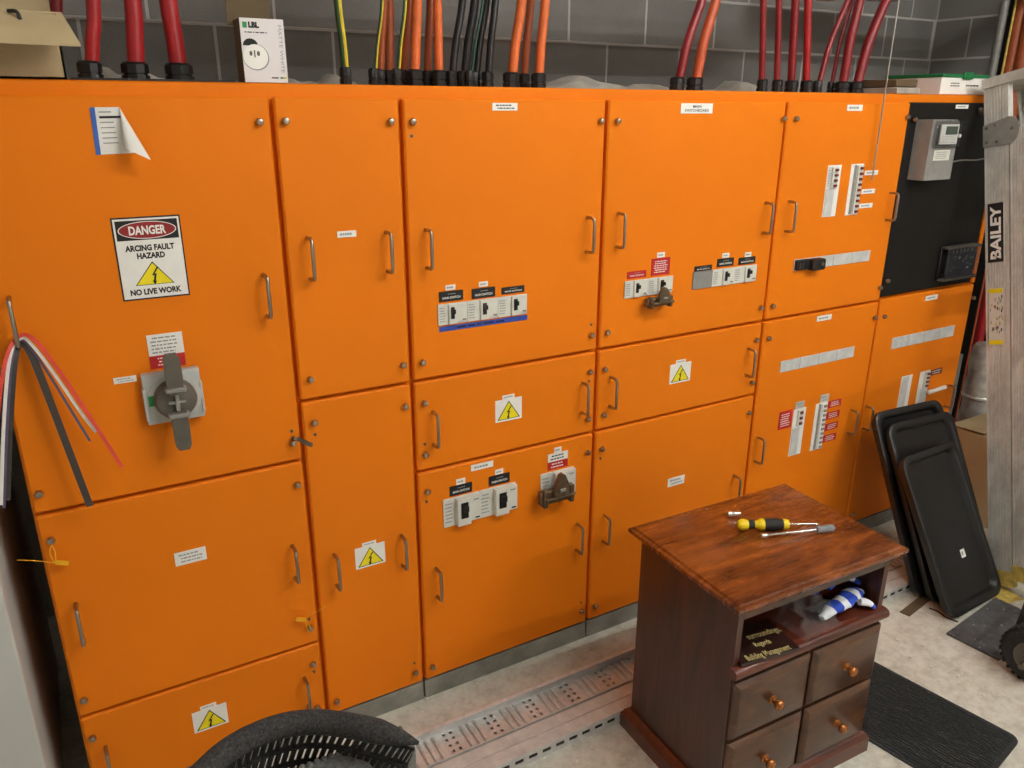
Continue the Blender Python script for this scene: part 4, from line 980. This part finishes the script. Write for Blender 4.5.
# ================================================================== BLACK TRAYS LEANING ON THE BOARD
def tray(X, Y, yaw, lean, w_, l_, label, depth=.028, sticker_=False):
    e = V((math.cos(yaw), math.sin(yaw), 0)); bk = V((-math.sin(yaw), math.cos(yaw), 0)); u = V((0, 0, 1))*math.cos(lean)+bk*math.sin(lean); n_ = e.cross(u)      # n_ faces the camera
    o = root('plastic_tray', (X, Y, 0), label, 'tray', 'black plastic trays leaning on the switchboard')
    base = V((X, Y, 0)); dz = max(0, -(n_.z)*depth); base.z += .0005+(0 if n_.z > 0 else -n_.z*depth)
    def ring(ins, dn, rad=.045, k=5):
        out = []
        for cx, cy, a0 in ((w_-ins, ins, -90), (w_-ins, l_-ins, 0), (ins, l_-ins, 90), (ins, ins, 180)):
            r_ = max(rad-ins*.5, .012); sx = -1 if cx > w_/2 else 1; sy = -1 if cy > l_/2 else 1
            for q in range(k+1):
                th = math.radians(a0+90*q/k); out.append(base+e*(cx+sx*r_+r_*math.cos(th))+u*(cy+sy*r_+r_*math.sin(th))+n_*dn)
        return out
    rings = [ring(.006, 0), ring(0, depth*.5), ring(0, depth), ring(.006, depth+.003), ring(.020, depth+.003), ring(.026, depth-.001), ring(.034, depth*.35), ring(.038, depth*.3)]
    n = len(rings[0]); v = [p for r_ in rings for p in r_]; f = []
    for i in range(len(rings)-1):
        for k in range(n): k2 = (k+1) % n; f.append((i*n+k, i*n+k2, (i+1)*n+k2, (i+1)*n+k))
    f += [tuple(range(n))[::-1], tuple((len(rings)-1)*n+k for k in range(n))]
    MB().add(v, f, 'black_tray').build('pan', o, angle=35)
    if sticker_:
        c = base+e*(w_*.56)+u*(l_*.29)+n_*(depth*.3+.0006); MB().obox(c, e*.026, u*.030, n_*.0006, 'white').obox(c+e*.006+u*.008+n_*.0007, e*.008, u*.014, n_*.0003, 'ink_grey').build('sticker', o)
    return o
tray(2.545, -.405, -.074, .465, .372, .700, 'rearmost and tallest black plastic tray leaning on the orange doors')
tray(2.556, -.462, -.070, .489, .362, .672, 'middle black plastic tray of the leaning three')
tray(2.520, -.552, .040, .505, .345, .590, 'front black plastic tray with a small white sticker', sticker_=True)

# ================================================================== RIGHT END: CARTON, WRAPPED DUCT, CABLES, LADDER, TROLLEY
cb = root('cardboard_box', (3.42, -.20, 0), 'brown cardboard box on the floor behind the ladder', 'carton')
MB().box(3.30, 3.62, -.32, -.0, .001, .40, 'carton', .002).build('body', cb)
MB().obox((3.30, -.0, .401), (.32, 0, 0), (0, -.155, .012), (0, 0, .004), 'carton').build('flap', cb)
MB().obox((3.30, -.32, .401), (.32, 0, 0), (0, .15, .002), (0, 0, .004), 'carton').build('flap', cb)
crumple('plastic_wrap', V((3.45, -.25, .406)), .16, .12, .03, 'clear_plastic', 'scrap of clear plastic wrap on the brown cardboard box', 'plastic wrap', 11)
wd_ = root('wrapped_duct', (3.46, .07, 0), 'silver foil wrapped bundle standing beside the switchboard end', 'duct')
mb = MB(); prof = []
for k in range(15): prof.append((.072*(1+.06*math.sin(k*2.1)+(.05 if k % 5 == 0 else 0)), .002+k*.048))
prof.append((.06, .69)); dX = face(980, 395, .10).x; mb.lathe((dX, .10, 0), (0, 0, 1), prof, 'silver_wrap', 20); mb.build('wrap', wd_, angle=30)
MB().lathe((dX, .10, 0), (0, 0, 1), [(.074, .43), (.079, .436), (.079, .446), (.074, .452)], 'silver_wrap', 20).build('band', wd_)
tag(MB().tube(cr([(3.305, .030, .001), (3.308, .030, .3), (3.312, .032, .72)]), .019, 'grey_pipe', 12).build('grey_tube'), 'slim grey tube standing between switchboard end and foil bundle', 'tube')
GR = 'cables at the right end of the switchboard'
def riser(pxs, Y, r, mat, label, z0=0.001, z1=2.5, name='riser_cable', cat='cable'):
    a = face(*pxs, Y)
    if z0 > 1: P = cr([(XR-.030, Y, z0), (XR-.08, Y, z0+.02), (a.x+.03, Y, z0+.10), (a.x, Y, z0+.30), (a.x, Y, (z0+z1)/2), (a.x, Y, z1)], 6)   # out of the wall and up
    else: P = [(a.x, Y, z0), (a.x+.004, Y, (z0+z1)/2), (a.x, Y, z1)]
    tag(MB().tube(P, r, mat, 12).build(name), label, cat, GR)
riser((984, 310), .33, .024, 'red_cable', 'thick red cable rising behind the ladder', .0015, 1.35)
riser((977.5, 310), .27, .004, 'rust_cable', 'thin orange cable left of the thick red one behind the ladder', .0015, 1.4)
riser((998, 38), .40, .018, 'grey_pipe', 'grey vertical conduit above the ladder', .0015, 2.95, 'conduit', 'conduit')
riser((1009, 38), .44, .005, 'yellow_paper', 'thin yellow wire between conduit and orange risers', 1.40, 2.95)
riser((1013, 50), .45, .030, 'orange_cable_shaded', 'left orange riser cable above the ladder', 1.30, 2.95)
riser((1024, 50), .40, .028, 'orange_cable_shaded', 'right orange riser cable above the ladder', 1.22, 2.95)
tag(MB().box(4.262, 4.286, .16, .655, .001, 2.9, 'black_panel', .002).build('backing_sheet'), 'dark sheet on the right wall behind the orange riser cables', 'sheet')
shade_tray = root('cable_tray', (3.55, .54, 2.19), 'unseen galvanised tray added above the right end to shade the wall', 'cable tray')  # added out of view to throw shade on the right wall
MB().box(2.86, 3.52, .345, .80, 2.190, 2.193, 'galv_dull').build('base', shade_tray)
for y, xe, zz in ((.345, 4.255, 2.30), (.80, 3.52, 2.245)): MB().box(2.86, xe, y-.004, y+.004, 2.190, zz, 'galv_dull', .001).build('side_rail', shade_tray)
for y in (.338, .807): MB().tube([(3.2, y, 2.22), (3.2, y, CEIL)], .004, 'steel', 6).build('hanger_rod', shade_tray)

# ladder
LF, LT = V((2.893, -.49, .004)), V((3.052, -.026, 1.75))
la = (LT-LF).normalized(); ln_ = (V((1, 0, 0))-la*la.x).normalized(); ldp = -(la.cross(ln_)); ldp = ldp if ldp.y < 0 else -ldp
lad = root('step_ladder', (3.1, -.4, 0), 'worn aluminium folding stepladder leaning on the switchboard end', 'ladder')
LL = (LT-LF).length*1.825/1.75
def LP(t, d, n=0): return LF+la*t+ldp*d+ln_*n
def tsolve(y, d):
    a, b = 0.0, LL+.2
    for _ in range(40):
        c = (a+b)/2
        if px(LP(c, d))[1] > y: a = c
        else: b = c
    return a
RW = .087
def rail_profile(w_):
    out = []; k = 7; st = (w_-.014)/k
    out.append((0, .004))
    x = .007; out += [(.0, .0), (x, 0)]
    for i in range(k): out += [(x+st*.10, .0036), (x+st*.42, .0036), (x+st*.5, 0), (x+st*.98, 0)]; x += st
    out += [(w_, 0), (w_, .030), (w_-.004, .030), (w_-.004, .0045), (.004, .0045), (.004, .030), (0, .030)]
    return out
def lrail(d0, t0, t1, n0, far=False, w_=RW):
    mb = MB(); nn = -ln_ if far else ln_
    if far:
        aa = (V((3.30, LT.y, LT.z))-V((3.45, LF.y, LF.z))).normalized(); o = V((3.45, LF.y, LF.z))+aa*t0+ldp*d0
    else: aa = la; o = LP(t0, d0, n0)
    mb.prism(rail_profile(w_), o, ldp, nn, aa, t1-t0, 'alu'); return mb.build('rail', lad, angle=30)
lrail(0, .02, LL-.03, 0); lrail(RW+.005, .05, LL-.20, 0); lrail(0, .02, LL-.03, 0, True); lrail(RW+.005, .05, LL-.20, 0, True)
for t0 in (.02,):
    for d0, tt in ((0, 0), (RW+.005, .03)):
        MB().obox(LP(tt, d0-.003, -.003), ldp*(RW+.006), ln_*.036, la*.058, 'yellow_paper').build('foot', lad)
for k in range(5):
    t_ = .30+.30*k; a = LP(t_, .004, .006); b = V((3.45, LF.y, LF.z))+(V((3.30, LT.y, LT.z))-V((3.45, LF.y, LF.z))).normalized()*t_+ldp*.004-V((.006, 0, 0))
    MB().obox(a, b-a, ldp*(RW-.008), la*.022, 'alu').build('tread', lad)
a = LP(LL-.035, -.004, -.008); MB().obox(a, V((.29, 0, 0)), ldp*.19, la*.034, 'alu').build('top_cap', lad)
gp = MB(); tg = tsolve(132, .05); gp.prism([(-.002, -.055), (.10, -.062), (.118, -.045), (.126, -.02), (.124, .01), (.112, .03), (.09, .036), (-.002, .022)], LP(tg+.01, 0, -.001), ldp, la, -ln_, .004, 'grey_mid')
for dd, tt in ((.012, .012), (.012, -.04), (.048, -.045), (.045, .016), (.102, -.008)): gp.lathe(LP(tg+.01+tt, dd, -.004), -ln_, [(.006, 0), (.006, .003), (.003, .005)], 'dark_steel', 10)
gp.build('hinge_plate', lad)
MB().lathe(LP(tsolve(112, -.006), -.006, .01), -ldp, [(.012, 0), (.012, .012), (.008, .016)], 'dark_steel', 12).build('bolt', lad)
t0, t1 = tsolve(262, .04), tsolve(203, .04); tc_ = (t0+t1)/2
bl_ = MB().prism([(0, 0), (.058, 0), (.058, t1-t0), (0, t1-t0)], LP(t0, .010, -.0006), ldp, la, -ln_, .0008, 'ink')
bl_.prism([(0, 0), (.0015, 0), (.0015, t1-t0), (0, t1-t0)], LP(t0, .0085, -.0006), ldp, la, -ln_, .001, 'white').prism([(0, 0), (.0015, 0), (.0015, t1-t0), (0, t1-t0)], LP(t0, .068, -.0006), ldp, la, -ln_, .001, 'white')
bl_.text('BAILEY', LP(tc_, .039, -.0018), .036, 'white', u=la, v=-ldp, width=(t1-t0)*.90, bold=.035)
lab(bl_.build('brand_label', lad), 'black label with white lettering')
t0, t1 = tsolve(345, .04), tsolve(288, .04); wl = MB().prism([(0, 0), (.052, 0), (.052, t1-t0), (0, t1-t0)], LP(t0, .012, -.0006), ldp, la, -ln_, .0006, 'cream'); rg = random.Random(2)
wl.prism([(0, 0), (.05, 0), (.05, .016), (0, .016)], LP(t0+.002, .013, -.0013), ldp, la, -ln_, .0004, 'yellow').prism([(0, 0), (.05, 0), (.05, .016), (0, .016)], LP(t1-.018, .013, -.0013), ldp, la, -ln_, .0004, 'yellow')
for k in range(34):
    dd = .014+.046*rg.random(); tt = t0+.02+(t1-t0-.05)*rg.random(); wl.prism([(0, 0), (.004, 0), (.004, .012), (0, .012)], LP(tt, dd, -.0013), ldp, la, -ln_, .0004, rg.choice(['ink', 'ink_grey', 'ink_grey', 'yellow_paper']))
lab(wl.build('warning_label', lad), 'scuffed yellow and white safety label')

# hand trolley
ta = math.radians(6); tu = V((math.cos(ta), math.sin(ta), 0)); tv = V((math.sin(ta), -math.cos(ta), 0)); TA = V((2.452, -.603, .0))
ht = root('hand_trolley', TA+tu*.18+tv*.2, 'black hand trolley with a scuffed toe plate and rubber wheels', 'trolley')
MB().obox(TA+V((0, 0, .002)), tu*.36, tv*.172, V((0, 0, .006)), 'toe_steel').build('toe_plate', ht)
for k in (.020, .325):
    p = TA+tu*k+tv*.174; MB().obox(p+V((0, 0, .004)), tu*.026, tv*.030, V((0, 0, 1.14))+tv*.10, 'trolley').build('upright', ht)
for z in (.25, .6, .95): p = TA+tu*.03+tv*(.180+.088*z)+V((0, 0, z)); MB().tube([p, p+tu*.30], .010, 'trolley', 10).build('crossbar', ht)
p0 = TA+tu*.025+tv*.287+V((0, 0, 1.14)); MB().tube(cr([p0, p0+tv*.03+V((0, 0, .08))+tu*.05, p0+tv*.035+V((0, 0, .1))+tu*.16, p0+tv*.03+V((0, 0, .08))+tu*.27, p0+tu*.315]), .013, 'rubber', 10).build('grip', ht)
ac = TA+tv*.270+V((0, 0, .098))
MB().tube([ac-tu*.12, ac+tu*.46], .009, 'dark_steel', 10).build('axle', ht)
for k in (-.048, .375):
    c = ac+tu*k; wh = MB().lathe(c, tu, [(.052, 0), (.082, .004), (.094, .014), (.0965, .026), (.0965, .034), (.094, .046), (.082, .056), (.052, .060)], 'tyre', 32)
    for q in range(28):
        th = 2*math.pi*q/28; rd = tv*math.cos(th)+V((0, 0, math.sin(th))); tg_ = tu.cross(rd)
        wh.obox(c+rd*.094+tu*.008-tg_*.005, tu*.044, tg_*.010, rd*.0035, 'tyre')
    w2 = wh.build('wheel', ht, angle=30)
    MB().lathe(c, tu, [(.018, -.020), (.020, -.010), (.040, -.006), (.046, -.009), (.050, -.006), (.050, .058), (.046, .061), (.020, .0625)], 'grey_dark', 24).build('hub', w2)
    MB().tube([c+tu*.03, c+tu*.03-tv*.085+V((0, 0, .02))], .010, 'trolley', 8).build('bracket', ht)

# floor mat
mt = root('floor_mat', (1.98, -.74, 0), 'black ribbed rubber mat on the concrete beside the cabinet', 'mat')
MO = flr(1021, 740); mu = (MO-flr(880.5, 666)).normalized(); mv = V((-mu.y, mu.x, 0)); ML, MW = .60, .345
def mp(l, w_, z=0): return MO-mu*l-mv*w_+V((0, 0, z))
pr = []
for cx, cy, a0 in ((.03, .03, 180), (ML-.03, .03, 270), (ML-.03, MW-.03, 0), (.03, MW-.03, 90)):
    for q in range(6): th = math.radians(a0+18*q); pr.append((cx+.03*math.cos(th), cy+.03*math.sin(th)))
MB().prism(pr, MO+V((0, 0, .001)), -mu, -mv, V((0, 0, 1)), .004, 'mat_rubber').build('backing', mt)
rb = MB(); k = .012
while k < MW-.012:
    rb.obox(mp(.014, k, .005), -mu*(ML-.028), -mv*.0055, V((0, 0, .003)), 'mat_rubber'); k += .0105
ro = rb.build('ribs', mt); ro['kind'] = 'stuff'

# little things on the floor
c0 = flr(920, 606.5); tag(MB().obox(c0+V((-.09, -.02, .0005)), (.19, .03, 0), (-.008, .034, 0), (0, 0, .003), 'carton_dark').build('wood_offcut'), 'thin brown offcut on the floor below the strut ends', 'offcut')
cp = [flr(929, 608, .003), flr(937, 611, .003), flr(946, 617, .003), flr(958, 622, .003)]
tag(MB().tube(cr(cp), .0028, 'black', 6).build('cord'), 'short black cord on the floor at the foot of the front tray', 'cord')
q = [flr(978, 592), flr(1003, 585), flr(1009, 603), flr(990, 596)]
q = [V((2.80, -.485, .0008)), V((2.93, -.44, .0008)), V((2.90, -.62, .0008)), V((2.80, -.60, .0008))]
tag(MB().add(q+[p+V((0, 0, .0012)) for p in q], [(3, 2, 1, 0), (4, 5, 6, 7), (0, 1, 5, 4), (1, 2, 6, 5), (2, 3, 7, 6), (3, 0, 4, 7)], 'yellow_paper').build('yellow_card'), 'torn yellow card under the ladder foot', 'card')
rg = random.Random(12)
CHIP = ['pale plaster chip in the middle of the open floor', 'pale plaster chip just below the middle one', 'pale plaster chip close to the cabinet side', 'pale plaster chip nearest the middle of the mat edge', 'pale plaster chip towards the trolley wheel, farthest right', 'pale plaster chip in front of the brown offcut', 'pale plaster chip beside the end of the black cord', 'pale plaster chip at the corner of the toe plate', 'pale plaster chip beside the open shelf end of the cabinet', 'pale plaster chip on the strip between plinth and perforated tray', 'pale plaster chip on the same strip, nearer the mesh chair']
for i, (x, y) in enumerate(((931, 667), (939, 681), (910, 657), (958, 676), (984, 696), (923, 646), (941, 624), (974, 655), (898, 640), (451, 686), (427, 699))):
    c = flr(x, y); s_ = rg.uniform(.005, .010); n = 6
    po = [(s_*rg.uniform(.6, 1)*math.cos(2*math.pi*k/n), s_*rg.uniform(.5, 1)*math.sin(2*math.pi*k/n)) for k in range(n)]
    tag(MB().prism(po, c+V((0, 0, .0006)), (1, 0, 0), (0, 1, 0), (0, 0, 1), .0025, 'chip').build('plaster_chip'), CHIP[i], 'debris', 'pale plaster chips on the floor')
